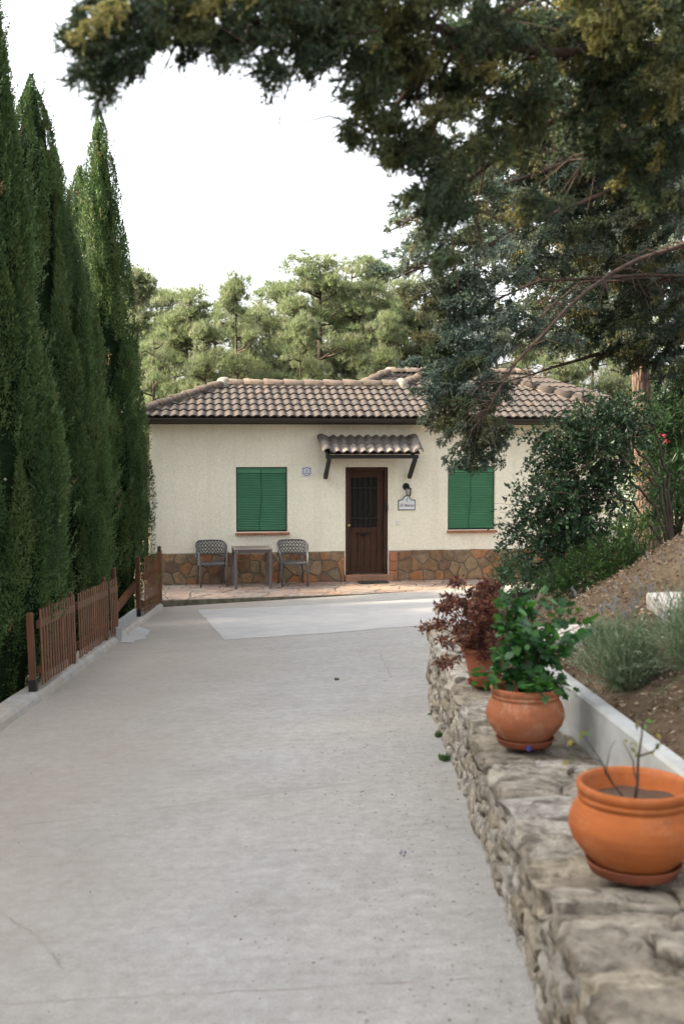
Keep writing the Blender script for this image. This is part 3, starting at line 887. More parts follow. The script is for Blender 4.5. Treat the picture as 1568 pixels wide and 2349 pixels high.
# ridge tiles: tapered half barrels with a mortar bed
def barrel(len_, r0, r1, n=9, th=0.018):
    b = MB(); vs = []
    for y, r in ((0, r0), (len_, r1), (0, r0 - th)):
        for k_ in range(n + 1):
            a_ = math.pi * k_ / n
            vs.append((r * math.cos(a_), y, r * 0.85 * math.sin(a_)))
    m1 = n + 1
    fs = [(k_, k_ + 1, m1 + k_ + 1, m1 + k_) for k_ in range(n)] + [(k_, 2 * m1 + k_, 2 * m1 + k_ + 1, k_ + 1) for k_ in range(n)]
    return b.add(vs, fs)
rid_me = barrel(0.43, 0.152, 0.095, 9, 0.035).mesh('ridge_tile', M['ridge'], True)
def ridge_run(a, b, lift=0.02, bed=True):
    a, b = Vector(a), Vector(b)
    d = b - a; L = d.length; n = max(1, round(L / 0.385)); st_ = L / n
    q = d.to_track_quat('Y', 'Z')
    for i in range(n):
        p = a + d * (i / n) + Vector((0, 0, lift + rt.uniform(-.004, .004)))
        e = q.to_euler(); e.x += 0.028; e.z += rt.uniform(-.02, .02)
        put('ridge_tile', rid_me, roof_o, p, e, (1, st_ / 0.385, 1))
    if bed:
        m_ = MB()
        side = d.normalized().cross(Vector((0, 0, 1))).normalized()
        nn = int(L / 0.09)
        vs = []
        for i in range(nn + 1):
            p = a + d * (i / nn)
            w1 = 0.135 + 0.018 * noise.noise(p * 9); w2 = 0.135 + 0.018 * noise.noise(p * 9 + Vector((5, 5, 5)))
            for sgn, w_, h_ in ((-1, w1, -0.10), (-1, w1 * .9, 0.03), (1, w2 * .9, 0.03), (1, w2, -0.10)):
                vs.append(p + side * sgn * w_ + Vector((0, 0, h_ + 0.012 * noise.noise(p * 14))))
        fs = []
        for i in range(nn):
            for k_ in range(3): fs.append((i * 4 + k_, i * 4 + k_ + 1, i * 4 + k_ + 5, i * 4 + k_ + 4))
        m_.add(vs, fs).build('mortar_bed', M['roof_mortar'], roof_o)
pA = roof_pt(UL, 0); pB = roof_pt(UL + RUNW, RUNW); pC = roof_pt(UE, RUNW); pD = roof_pt(*apexL); pE = roof_pt(*apexR); pF = roof_pt(UR, 0)
ridge_run(pA, pB, 0.02); ridge_run(pB, pC); ridge_run(pC, pD, 0.02); ridge_run(pD, pE); ridge_run(pF, pE, 0.02)
def cap(p, s=1.0):                       # lump of mortar where ridges meet
    b = MB(); prof = [(0.0, .17), (.07, .16), (.13, .11), (.16, .03), (.17, -.10)]
    b.lathe([(r * s, z * s) for r, z in prof[::-1]], 14, p)
    b.V = [tuple(Vector(v) + Vector((0.02, 0.02, 0.015)) * noise.noise(Vector(v) * 8)) for v in b.V]
    b.build('ridge_cap', simple('pale_mortar', (0.24, 0.22, 0.18), (0.19, 0.17, 0.135), 12, 0.95, 0.7, 40, 0.01), roof_o, smooth=True)
cap(pB); cap(pC)
# left end board of the eave and rows of tile on the left and rear slopes (seen edge-on)
def slope_sheet(quad, nu, nv_, name='tile_slope'):
    a, b, c, d = [Vector(q) for q in quad]   # a-b eave, d-c top
    n = (b - a).cross(d - a).normalized()
    if n.z < 0: n = -n
    vs, fs = [], []
    nu *= 6
    for j in range(nv_):
        for e in (0, 1):
            t = (j + e) / nv_
            for i in range(nu + 1):
                s_ = i / nu
                p = (a.lerp(b, s_)).lerp(d.lerp(c, s_), t)
                vs.append(p + n * (0.03 * (0.5 + 0.5 * math.cos(2 * math.pi * i / 6)) + (0.03 if e == 0 else 0.005)))
    m1 = nu + 1
    for j in range(nv_ * 2 - 1):
        for i in range(nu): fs.append((j * m1 + i, j * m1 + i + 1, (j + 1) * m1 + i + 1, (j + 1) * m1 + i))
    return tag(MB().add(vs, fs).build(name, M['tile'], roof_o), kind='stuff')
slope_sheet([(UL, VB, ZE), (UL, -OV, ZE), pB + Vector((0, .02, -.03)), pB + Vector((0, .05, -.03))], 20, 6)
slope_sheet([(UE - RUNW, vr, ZE), pC, pD, (apexL[0] - .8, vm + .8, zm - .34)], 5, 3)
slope_sheet([(UR, -OV, ZE), (UR, VB2, ZE), pE + Vector((0, .05, -.03)), pE + Vector((0, .02, -.03))], 24, 8)
# rear block with a higher ridge
(ru, rz_) = facade(893, 846, 6.2)
rb0, rb1 = (ru, 6.2, rz_ - 0.1), (ru + 3.6, 6.2, rz_ - 0.1)
rl = (ru - 1.75, 4.4, rz_ - 0.86)
rr = MB()
rr.add([rl, (rb1[0] + 1.8, 4.4, rl[2]), rb1, rb0], [(0, 1, 2, 3)])
rr.add([rl, rb0, (rl[0], 8.0, rl[2])], [(0, 1, 2)])
rr.add([rb0, rb1, (rb1[0] + 1.8, 8.0, rl[2]), (rl[0], 8.0, rl[2])], [(0, 1, 2, 3)])
rr.add([rb1, (rb1[0] + 1.8, 8.0, rl[2]), (rb1[0] + 1.8, 4.4, rl[2])], [(0, 1, 2)])
rr.build('rear_roof', M['roof_mortar'], roof_o)
slope_sheet([rl, (rb1[0] + 1.8, 4.4, rl[2]), rb1, rb0], 30, 6)
ridge_run(rl, rb0, 0.03, False); ridge_run(rb0, rb1, 0.03, False); cap(Vector(rb0), 0.9)
rw = MB(); rw.box(((rl[0] + rb1[0] + 1.8) / 2, 6.4, 1.5), (rb1[0] + 1.4 - rl[0], 3.2, 3.1)); rw.build('rear_wall', M['stucco'], house)
# gutter
gv = -OV - 0.07
g_ = MB(); vs = []
for u in (UL - 0.04, UR + 0.02):
    for a_ in np.linspace(0, math.pi, 8):
        vs.append((u, gv + 0.068 * math.cos(a_), ZE - 0.035 - 0.075 * math.sin(a_)))
g_.add(vs, [(i, i + 1, 9 + i, 8 + i) for i in range(7)] + [tuple(range(8)), tuple(range(15, 7, -1))])
g_.box(((UL + UR) / 2, gv - 0.071, ZE - 0.032), (UR - UL + 0.06, 0.012, 0.016))
g_.box(((UL + UR) / 2, -OV + 0.03, ZE - 0.07), (UR - UL - .04, 0.03, 0.12))
g_.build('gutter', M['gutter'], house)
dp = MB(); dp.tube([(-0.20, -OV - .04, ZE - .10), (-0.18, -OV, ZE - .22), (-0.09, -0.10, ZE - .42), (-0.075, -0.06, ZE - .6), (-0.075, -0.06, 0.1)], 0.045, 10)
dp.build('downpipe', M['gutter'], house, smooth=True)
MB().tube([(0.02, -0.025, EAVE - .06), (0.015, -0.025, 0.65)], 0.008, 5).build('cable', M['stucco'], house)

# ---- canopy over the door
cano = empty('door_canopy'); cano.parent = house
(cu0, cz0), (cu1, _) = facade(747, 1040, -0.62), facade(962, 1040, -0.62)
(_, cz1) = facade(840, 1004, 0.0)
CD = 0.66
CPA = math.atan2(cz1 - cz0, CD)
bmz = cz0 - 0.06
MB().box(((cu0 + cu1) / 2, -CD + 0.12, bmz), (cu1 - cu0 - .02, 0.07, 0.07)).build('beam', M['black_wood'], cano, bevel=0.005)
for u in (cu0 + 0.07, cu1 - 0.07):
    b_ = MB(); b_.bar((u, -CD + 0.10, bmz - 0.036), (u, -0.03, bmz - 0.40), 0.075, 0.075, up=(0, 1, 0.3)); b_.build('bracket', M['black_wood'], cano, bevel=0.005)
    MB().box((u, -CD / 2 + 0.03, bmz + 0.036 + .02), (0.06, CD - 0.08, 0.04), M=Matrix.Rotation(CPA, 3, 'X')).build('rafter', M['black_wood'], cano, bevel=0.004)
bd = MB(); bd.add([(cu0, -CD, cz0 - .01), (cu1, -CD, cz0 - .01), (cu1, -.002, cz1 - .01), (cu0, -.002, cz1 - .01)], [(0, 1, 2, 3)])
bd.build('board', M['black_wood'], cano)
nt_ = 5; wT = (cu1 - cu0 - 0.12) / nt_
slen = math.hypot(CD, cz1 - cz0)
cme = tile_builder(wT, slen / 2 + 0.05, 2, 0.042, 8, 0.026).mesh('canopy_tile', M['canopy_tile'])
for j in range(2):
    for i in range(nt_):
        s_ = j * slen / 2 - 0.03
        put('canopy_tile', cme, cano, (cu0 + 0.06 + wT * i, -CD + s_ * math.cos(CPA), cz0 + s_ * math.sin(CPA) + 0.015), (CPA, 0, rt.uniform(-.01, .01)))
vme = barrel(slen * 0.97, 0.095, 0.080).mesh('verge_tile', M['canopy_tile'], True)
for u in (cu0 + 0.03, cu1 - 0.03):
    put('verge_tile', vme, cano, (u, -CD - 0.03, cz0 + 0.03), (CPA, 0, R(4 if u < 3.7 else -3)))

# =================================================================== SMALL THINGS ON THE WALL
def text_mesh(body, size, mat, shear=0.0, depth=0.002):
    cu = bpy.data.curves.new('lettering', 'FONT')
    cu.body = body; cu.size = size; cu.shear = shear; cu.extrude = depth; cu.align_x = 'CENTER'; cu.align_y = 'CENTER'; cu.resolution_u = 3
    ob = bpy.data.objects.new('lettering_source', cu); col.objects.link(ob)
    dg = bpy.context.evaluated_depsgraph_get()
    me = bpy.data.meshes.new_from_object(ob.evaluated_get(dg))
    bpy.data.objects.remove(ob); bpy.data.curves.remove(cu)
    me.materials.clear(); me.materials.append(mat)
    return me
def plate(outline, y0, y1):
    return MB().prism([(u, y0, z) for u, z in outline], (0, y1 - y0, 0))
# name plaque
pu, pz = facade(932, 1156)
plq = empty('name_plaque', hw(pu, -0.004, pz), YAW, 'white ceramic name plaque with green border below the wall lantern', 'plaque')
def plaque_outline(s=0.0):
    w, h0, h1 = 0.168 - s, -0.115 + s, 0.085 - s
    o_ = [(-w, h0), (w, h0), (w, h1)]
    o_ += [(0.10 - s * .6, h1), (0.095 - s * .6, h1 + 0.018), (0.075 - s * .6, h1 + 0.022)]
    o_ += [((0.070 - s * .6) * math.cos(a), h1 + 0.022 + (0.062) * math.sin(a)) for a in np.linspace(0.15, math.pi - 0.15, 9)]
    o_ += [(-0.075 + s * .6, h1 + 0.022), (-0.095 + s * .6, h1 + 0.018), (-0.10 + s * .6, h1), (-w, h1)]
    return o_
plate(plaque_outline(), 0, -0.014).build('border', M['green_glaze'], plq)
plate(plaque_outline(0.015), -0.013, -0.017).build('face', M['white_glaze'], plq)
put('lettering', text_mesh('El Abeto', 0.078, M['black_glaze'], 0.22), plq, (0, -0.0185, -0.022), (R(90), 0, 0))
put('lettering', text_mesh('5', 0.075, M['black_glaze'], 0.1), plq, (0, -0.0185, 0.082), (R(90), 0, 0))
# shield tile
su_, sz_ = facade(703, 1081)
sh = empty('shield_tile', hw(su_, -0.003, sz_), YAW, 'square white tile with a dark blue shield beside the window', 'wall tile')
MB().box((0, -0.006, 0), (0.185, 0.012, 0.185)).build('tile_face', M['white_glaze'], sh, bevel=0.002)
shp = [(-.075, .062), (-.05, .058), (-.03, .066), (0, .074), (.03, .066), (.05, .058), (.075, .062), (.066, .03), (.072, -.01), (.066, -.045), (.04, -.062), (0, -.078), (-.04, -.062), (-.066, -.045), (-.072, -.01), (-.066, .03)]
rim = MB()
for i in range(len(shp)):
    a_, b_ = shp[i], shp[(i + 1) % len(shp)]
    rim.bar((a_[0], -0.0135, a_[1]), (b_[0], -0.0135, b_[1]), 0.003, 0.013, up=(0, 1, 0)) if False else rim.tube([(a_[0], -0.012, a_[1]), (b_[0], -0.012, b_[1])], 0.0065, 5)
rim.build('shield_outline', M['blue_glaze'], sh)
ln = MB()
for z, w_ in ((.035, .05), (.02, .07), (.005, .06), (-.01, .05)):
    ln.box((0, -0.0128, z), (w_, 0.002, 0.004))
for i in range(6): ln.box((-.04 + .016 * i, -0.0128, -.034), (.010, .002, .014))
ln.build('shield_marks', M['blue_glaze'], sh)
# wall lantern
lu, lz = facade(932, 1122)
lan = empty('wall_lantern', hw(lu, 0, lz), YAW, 'small black wall lantern with clear glass beside the door', 'lantern')
MB().lathe([(0.0, 0.03), (0.05, 0.028), (0.068, 0.012), (0.07, 0.0)], 16).build('wall_plate', M['iron'], lan, (-0.01, -0.002, 0.055), (R(90), 0, 0), smooth=True)
MB().tube([(-0.01, -0.03, .06), (0, -0.08, .085), (0.01, -0.11, .075), (0.012, -0.115, .045)], 0.012, 7).build('arm', M['iron'], lan, smooth=True)
MB().lathe([(0.001, 0.085), (0.012, 0.075), (0.03, 0.055), (0.062, 0.035), (0.064, 0.03), (0.001, 0.03)], 6).build('cap', M['iron'], lan, (0.012, -0.115, -0.012))
for k_ in range(6):
    a_ = math.pi / 3 * k_
    MB().tube([(0.012 + .056 * math.cos(a_), -0.115 + .056 * math.sin(a_), .018), (0.012 + .044 * math.cos(a_), -0.115 + .044 * math.sin(a_), -.115)], 0.005, 4).build('cage_bar', M['iron'], lan)
gl, gnt, gb = newmat('lantern_glass'); gb.inputs['Base Color'].default_value = (.8, .82, .82, 1); gb.inputs['Roughness'].default_value = .25; gb.inputs['Transmission Weight'].default_value = .75; gb.inputs['IOR'].default_value = 1.3
MB().lathe([(.038, -.115), (.050, .018)], 6).build('glass', gl, lan, (0.012, -0.115, 0))
MB().lathe([(.001, -.13), (.02, -.127), (.048, -.118), (.05, -.112), (.001, -.108)], 6).build('lantern_base', M['iron'], lan, (0.012, -0.115, 0))
MB().lathe([(.012, -.105), (.014, -.03), (.001, -.02)], 8).build('candle', M['white_plastic'], lan, (0.012, -0.115, 0))
# bell push
bu, bz_ = facade(979 * .9333, 1285 * .9333)
tag(MB().box((0, -0.009, 0), (0.075, 0.018, 0.085)).box((0, -0.021, 0), (0.04, 0.006, 0.045)).build('bell_push', M['white_plastic'], None, hw(bu, -0.001, bz_), (0, 0, YAW), bevel=0.004), 'small white square bell push on the stucco right of the door', 'bell push')
# doormat
mu = facade(848, 1335)[0]
tag(MB().box((0, 0, 0.010), (0.56, 0.33, 0.016)).build('doormat', M['mat'], None, hw(mu, -0.36, 0.006), (0, 0, YAW), bevel=0.004), 'dark rubber doormat lying before the wooden door', 'doormat')

# =================================================================== CHAIRS AND TABLE
def make_chair(label):
    root = empty('garden_chair', (0, 0, 0), 0, label, 'chair', 'grey woven resin garden chairs')
    W, SH = 0.265, 0.435
    def rim_pt(a, h):                     # a: -1..1 round the back from left arm to right arm
        ang = a * R(112)
        x = 0.285 * math.sin(ang); y = 0.04 + 0.235 * math.cos(ang) + (0.05 * (h - 0.55) * 2 * max(0, math.cos(ang)))
        return Vector((x, y, h))
    def top_h(a): return 0.82 - 0.17 * max(0, (abs(a) - 0.42) / 0.58) ** 1.4
    def low_h(a): return 0.575 - 0.03 * abs(a)
    n = 28
    As = [-1 + 2 * i / n for i in range(n + 1)]
    r_ = MB()
    top = [rim_pt(a, top_h(a)) for a in As]
    r_.tube(top, 0.017, 7)
    r_.build('back_rim', M['plastic'], root, smooth=True)
    r_ = MB(); r_.tube([rim_pt(a, low_h(a)) for a in As], 0.014, 6); r_.build('lower_rim', M['plastic'], root, smooth=True)
    wv = MB()
    ns = 17
    for sgn in (1, -1):
        for k_ in range(-3, ns + 3):
            pts = []
            for t in np.linspace(0, 1, 6):
                a = -1 + 2 * (k_ + 0.5 + sgn * (t - .5) * 3.4) / ns
                if a < -1 or a > 1: continue
                pts.append(rim_pt(a, low_h(a) + (top_h(a) - low_h(a)) * t))
            if len(pts) > 1: wv.tube(pts, 0.0085, 4)
    for t in (0.25, 0.5, 0.75):
        wv.tube([rim_pt(a, low_h(a) + (top_h(a) - low_h(a)) * t) for a in As], 0.007, 4)
    wv.build('woven_back', M['plastic'], root, smooth=True)
    s_ = MB()
    pl_ = []
    for k_ in range(24):
        a = 2 * math.pi * k_ / 24
        c_, s2 = math.cos(a), math.sin(a)
        pl_.append((0.255 * math.copysign(abs(c_) ** .45, c_), 0.235 * math.copysign(abs(s2) ** .45, s2), SH - 0.035))
    s_.prism(pl_, (0, 0, 0.035), 0.04)
    s_.build('seat', M['plastic'], root, bevel=0.008, smooth=False)
    for sx in (-1, 1):
        fl = MB(); fl.tube([(sx * 0.262, -0.075, 0.645), (sx * 0.258, -0.175, 0.58), (sx * 0.248, -0.215, SH - .01), (sx * 0.245, -0.222, 0.2), (sx * 0.238, -0.235, 0.0)], [.017, .02, .021, .019, .015], 8)
        fl.build('leg', M['plastic'], root, smooth=True)
        bl = MB(); bl.tube([(sx * 0.20, 0.225, 0.57), (sx * 0.215, 0.215, SH - .02), (sx * 0.225, 0.245, 0.2), (sx * 0.235, 0.275, 0.0)], [.015, .02, .018, .014], 8)
        bl.build('leg', M['plastic'], root, smooth=True)
        MB().tube([(sx * 0.245, -0.2, SH - 0.03), (sx * 0.225, 0.22, SH - 0.04)], 0.014, 6).build('seat_rail', M['plastic'], root, smooth=True)
    return root
cp1 = zplane_at(484, 1346, TZ); cp2 = zplane_at(671, 1344, TZ)
ch1 = make_chair('grey woven armchair left of the table, nearer to the wooden fence')
ch1.location = (cp1.x, cp1.y + 0.12, TZ + 0.006); ch1.rotation_euler = (0, 0, R(16))
ch2 = copy_tree(ch1); ch2['label'] = 'grey woven armchair right of the table, nearer to the door'
ch2.location = (cp2.x, cp2.y + 0.12, TZ + 0.006); ch2.rotation_euler = (0, 0, R(12))
tp = zplane_at(576, 1348, TZ)
tab = empty('patio_table', (tp.x, tp.y + 0.12, TZ + 0.006), R(10), 'square brown-grey patio table standing between the two woven chairs', 'table')
S = 0.345
MB().box((0, 0, 0.712), (2 * S, 2 * S, 0.026)).build('tabletop', M['table'], tab, bevel=0.006)
for sx in (-1, 1):
    MB().box((sx * (S - .03), 0, 0.678), (0.02, 2 * S - .13, 0.04)).build('apron', M['table'], tab)
    MB().box((0, sx * (S - .03), 0.678), (2 * S - .13, 0.02, 0.04)).build('apron', M['table'], tab)
    for sy in (-1, 1):
        MB().box((sx * (S - 0.03), sy * (S - 0.03), 0.349), (0.048, 0.048, 0.698)).build('leg', M['table'], tab, bevel=0.005)

# =================================================================== FENCES
def slat_mesh(h, w=0.060, t=0.008):
    b = MB()
    pr = [(-w / 2, 0), (w / 2, 0), (w / 2, h - .025), (w * .3, h - .006), (0, h), (-w * .3, h - .006), (-w / 2, h - .025)]
    b.prism([(0, y, z) for y, z in pr], (t, 0, 0))
    return b.mesh('slat', M['fence_wood'])
rf = random.Random(8)
slat_a = slat_mesh(0.70)
def post(parent, y, h, w=0.085, lean=0.0, dx=0.0):
    x = fence_x(y) + dx
    p = MB(); p.box((0, 0, h / 2), (w, w, h)); p.V[4:] = [(vx * .96, vy * .96, vz) for vx, vy, vz in p.V[4:]]
    o_ = p.build('post', M['fence_post'], parent, (x, y, gz(x, y) + 0.07), (0, lean, 0), bevel=0.012)
    s_ = MB(); s_.box((0, 0, 0.055), (w + .010, w + .010, 0.11)); s_.build('post_shoe', M['iron'], o_, bevel=0.003)
    return o_
def slat_run(parent, ya, yb, n, base=0.115, lean=-0.02, me=None):
    for i in range(n):
        y = ya + (yb - ya) * (i + .5) / n
        x = fence_x(y) + 0.052
        put('slat', me or slat_a, parent, (x, y, gz(x, y) + base + rf.uniform(-.008, .008)), (rf.uniform(-.012, .012), lean, R(1.9)))
    for h in (0.14, 0.56):
        a_, b_ = Vector((fence_x(ya) + .03, ya, gz(fence_x(ya), ya) + base + h)), Vector((fence_x(yb) + .03, yb, gz(fence_x(yb), yb) + base + h))
        MB().bar(a_, b_, 0.035, 0.07).build('rail', M['fence_post'], parent)
fy = [ground_at(68, 1604).y, ground_at(160, 1538).y, ground_at(243, 1482).y, ground_at(262, 1467).y]
f1 = empty('picket_fence', (0, 0, 0), 0, 'low brown picket fence on a concrete kerb in front of the cypresses', 'fence')
post(f1, fy[0], 0.72, 0.060, -0.035); post(f1, fy[1], 0.77, 0.05, -0.025); post(f1, fy[2], 0.79, 0.045, -0.02); post(f1, fy[3] + .05, 0.86, 0.06, -0.02)
slat_run(f1, fy[0] + .09, fy[1] - .06, 14); slat_run(f1, fy[1] + .07, fy[2] - .05, 15); slat_run(f1, fy[2] + .05, fy[3] - .02, 5)
gy0, gy1 = ground_at(308, 1425).y, ground_at(366, 1390).y - .12
f2 = empty('picket_gate', (0, 0, 0), 0, 'narrow brown picket gate panel next to the house corner', 'gate')
post(f2, gy0 - 0.02, 0.90, 0.065, 0.0, -0.02); post(f2, gy1, 0.96, 0.06, 0.0)
slat_run(f2, gy0 + .08, gy1 - .08, 16, 0.10, 0.0, slat_mesh(0.86))
# dark board lying aslant behind the gap
p0, p1 = at(262, 1402, gy0 - .6), at(318, 1330, gy0 + .4)
tag(MB().bar(p0, p1, 0.05, 0.12).build('handrail_board', M['fence_post'], bevel=0.004), 'slanted brown handrail board showing through the fence gap', 'handrail')
# concrete boards closing the gap's foot
def conc_board(a, b, h, t, label):
    A, B = ground_at(*a), ground_at(*b)
    d_ = B - A; ang = math.atan2(d_.y, d_.x)
    c_ = MB(); L_ = math.hypot(d_.x, d_.y); dzz = (B.z - A.z)
    c_.prism([(0, -t / 2, -.06), (L_, -t / 2, dzz - .06), (L_, -t / 2, dzz + h), (0, -t / 2, h)], (0, t, 0))
    return tag(c_.build('concrete_board', M['concrete_board'], None, A, (0, 0, ang), bevel=0.006), label, 'board')
conc_board((264, 1463), (314, 1423), 0.20, 0.04, 'upright grey concrete board sloping across the fence gap')
conc_board((263, 1473), (276, 1471), 0.19, 0.06, 'small grey concrete stub at the foot of the end post')

# =================================================================== STONE WALL
WY0, WY1 = 1.2, 9.25
def wtop(y): return 0.40 - 0.022 * y
def wback(y): return float(np.interp(y, [1.0, 3.0, 6.4, 9.4], [1.44, 1.30, 1.05, 1.10]))
sw = empty('stone_wall', (wall_x(5), 5, gz(.7, 5)), 0, 'low rough limestone retaining wall running beside the driveway', 'wall')
def rel(p): return Vector(p) - Vector(sw.location)
core = MB(); vs = []
yy = np.linspace(WY0, WY1, 40)
for y in yy:
    x0, x1 = wall_x(y) + 0.014, wback(y)
    vs += [rel((x0, y, gz(x0, y) - .12)), rel((x0, y, wtop(y) - .036)), rel((x1, y, wtop(y) - .036)), rel((x1, y, gz(x0, y) - .12))]
fs = []
for i in range(len(yy) - 1):
    for k_ in range(4): fs.append((i * 4 + k_, i * 4 + (k_ + 1) % 4, i * 4 + 4 + (k_ + 1) % 4, i * 4 + 4 + k_))
fs += [(0, 1, 2, 3), tuple(len(vs) - 4 + k_ for k_ in (3, 2, 1, 0))]
core.add(vs, fs).build('mortar', M['wall_mortar'], sw)
def stone_var(seed, cuts=3, k=12.0, amp=0.10):
    bm = bmesh.new(); bmesh.ops.create_cube(bm, size=1.0)
    bmesh.ops.subdivide_edges(bm, edges=bm.edges[:], cuts=cuts, use_grid_fill=True)
    off = Vector((seed * 3.1, seed * 1.7, seed * 7.3))
    for v in bm.verts:
        c = v.co * 2
        s_ = (abs(c.x) ** k + abs(c.y) ** k + abs(c.z) ** k) ** (1 / k)
        v.co = v.co / s_
        q = v.co.copy()
        v.co += q.normalized() * (noise.noise(q * 2.0 + off) * amp + noise.noise(q * 5 + off) * amp * .6)
        v.co += Vector((noise.noise(q * 1.6 + off * 2), noise.noise(q * 1.6 + off * 3), noise.noise(q * 1.6 + off * 4))) * amp * 1.7
    me = bpy.data.meshes.new('stone'); bm.to_mesh(me); bm.free()
    me.materials.append(M['limestone']); me.polygons.foreach_set('use_smooth', [True] * len(me.polygons))
    return me
svars = [stone_var(i) for i in range(9)]
cvars = [stone_var(i + 20, 6, 14.0, 0.11) for i in range(12)]
rw_ = random.Random(17)
# face stones in rough courses
nfs = 0
NR = 6
for r_i in range(NR):
    y = 2.0 + rw_.uniform(0, .2)
    while y < WY1:
        L = rw_.uniform(0.07, 0.24)
        x = wall_x(y)
        g0 = gz(x, y) - 0.02; t0 = wtop(y) - 0.075
        hrow = (t0 - g0) / NR
        zc = g0 + hrow * (r_i + .5) + rw_.uniform(-.015, .015)
        put('stone', rw_.choice(svars), sw, rel((x + 0.045 + rw_.uniform(-.018, .012), y + L / 2, zc)), (rw_.uniform(-.2, .2), rw_.uniform(-.08, .08), rw_.uniform(-.05, .05)), (0.11, L * rw_.uniform(.9, 1.1), hrow * rw_.uniform(.75, 1.3)))
        nfs += 1
        y += L + 0.008
# cap stones
y = 1.4
while y < WY1 - .1:
    L = rw_.uniform(0.11, 0.27)
    x0, x1 = wall_x(y), wback(y) - 0.01
    splits = rw_.choice([[0.5], [0.62], [0.38], [0.33, 0.66], []]) if L < .26 else rw_.choice([[0.45], [0.6], [0.35, 0.7]])
    e = [0] + splits + [1]
    for a_, b_ in zip(e[:-1], e[1:]):
        xa, xb = x0 - 0.02 + (x1 - x0 + .02) * a_, x0 - 0.02 + (x1 - x0 + .02) * b_
        th = rw_.uniform(.10, .13)
        put('stone', rw_.choice(cvars), sw, rel(((xa + xb) / 2, y + L / 2 + rw_.uniform(-.02, .02), wtop(y) - .068 + rw_.uniform(-.014, .010))), (rw_.uniform(-.06, .06), rw_.uniform(-.05, .05), rw_.uniform(-.16, .16)), ((xb - xa) * .98, L * 1.0, th))
    y += L + .008
# white wall behind it
ww = MB()
pts = [(1.44 + .01, 0.9), (1.31, 3.0), (1.06, 6.35)]
L_ = [Vector((a_, b_, 0)) for a_, b_ in pts]
vs = []
for p in L_:
    for dx, z in ((0, .15), (0, .49), (.012, .502), (.073, .502), (.085, .49), (.085, .15)): vs.append((p.x + dx, p.y, z))
fs = []
for i in range(2):
    for k_ in range(6): fs.append((i * 6 + k_, i * 6 + (k_ + 1) % 6, i * 6 + 6 + (k_ + 1) % 6, i * 6 + 6 + k_))
fs += [tuple(range(6)), tuple(range(17, 11, -1))]
ww.add(vs, fs)
tag(ww.build('garden_wall', M['white_wall']), 'low whitewashed wall holding the garden bank behind the stone wall', 'wall')
# stone steps on the bank
def slab(x, y, z, d, rz, label):
    tag(MB().box((0, 0, 0), d).build('step_slab', M['slab'], None, (x, y, z), (0, R(-2), rz), bevel=0.012), label, 'step')
slab(1.48, 7.15, bz(1.48, 7.15) + .02, (0.38, 0.42, 0.09), R(4), 'pale weathered step slab lying below the lavender')
slab(2.06, 6.45, bz(1.9, 6.3) + .06, (0.50, 0.62, 0.10), R(-3), 'pale weathered step slab high on the bank at the picture edge')

# =================================================================== POTS
POT = [(0.45, 0.0), (0.55, .02), (0.66, .16), (0.80, .32), (0.935, .52), (1.0, .74), (0.985, .92), (0.93, 1.08), (0.85, 1.20), (0.825, 1.235), (0.86, 1.255), (0.865, 1.33), (0.84, 1.352), (0.865, 1.372), (0.885, 1.46), (0.88, 1.52), (0.85, 1.545), (0.80, 1.53), (0.775, 1.42), (0.75, 1.25), (0.72, 1.15)]
def make_pot(loc, Rm, mat, label, hs=1.0, prof=POT):
    root = empty('flower_pot', loc, 0, label, 'pot', 'terracotta pots on the stone wall')
    MB().lathe([(r * Rm, z * Rm * hs + .012) for r, z in prof], 56).build('pot_body', mat, root, smooth=True)
    MB().lathe([(.001, 0), (.60 * Rm, 0), (.67 * Rm, .02 * Rm), (.735 * Rm, .17 * Rm), (.745 * Rm, .185 * Rm), (.715 * Rm, .185 * Rm), (.66 * Rm, .05 * Rm), (.001, .05 * Rm)], 48).build('saucer', M['saucer'], root, smooth=True)
    s_ = MB(); s_.lathe([(.001, 1.28 * Rm * hs), (.4 * Rm, 1.285 * Rm * hs), (.765 * Rm, 1.26 * Rm * hs)], 24); s_.V = [(x, y, z + .008 * noise.noise((x * 40, y * 40, 1))) for x, y, z in s_.V]
    s_.build('potting_soil', M['potting'], root, smooth=True)
    return root
q1 = zplane_at(1452, 1996, wtop(3.6) + .015); q2 = zplane_at(1203, 1706, wtop(5.3) + .012); q3 = zplane_at(1112, 1570, wtop(6.8) + .012)
make_pot(q1, 0.207, M['terracotta'], 'large bright orange terracotta pot with bare twigs, nearest on the wall', 0.86)
make_pot(q2, 0.183, M['terracotta_pale'], 'rounded weathered terracotta pot holding the leafy green plant', 0.93)
CON = [(0.50, 0.0), (0.56, .01), (0.66, .3), (0.78, .8), (0.88, 1.15), (0.95, 1.3), (1.0, 1.32), (1.02, 1.45), (0.98, 1.5), (0.90, 1.48), (0.85, 1.25)]
make_pot(q3, 0.145, M['terracotta_old'], 'dark conical terracotta pot under the copper-leaved shrub', 1.0, CON)

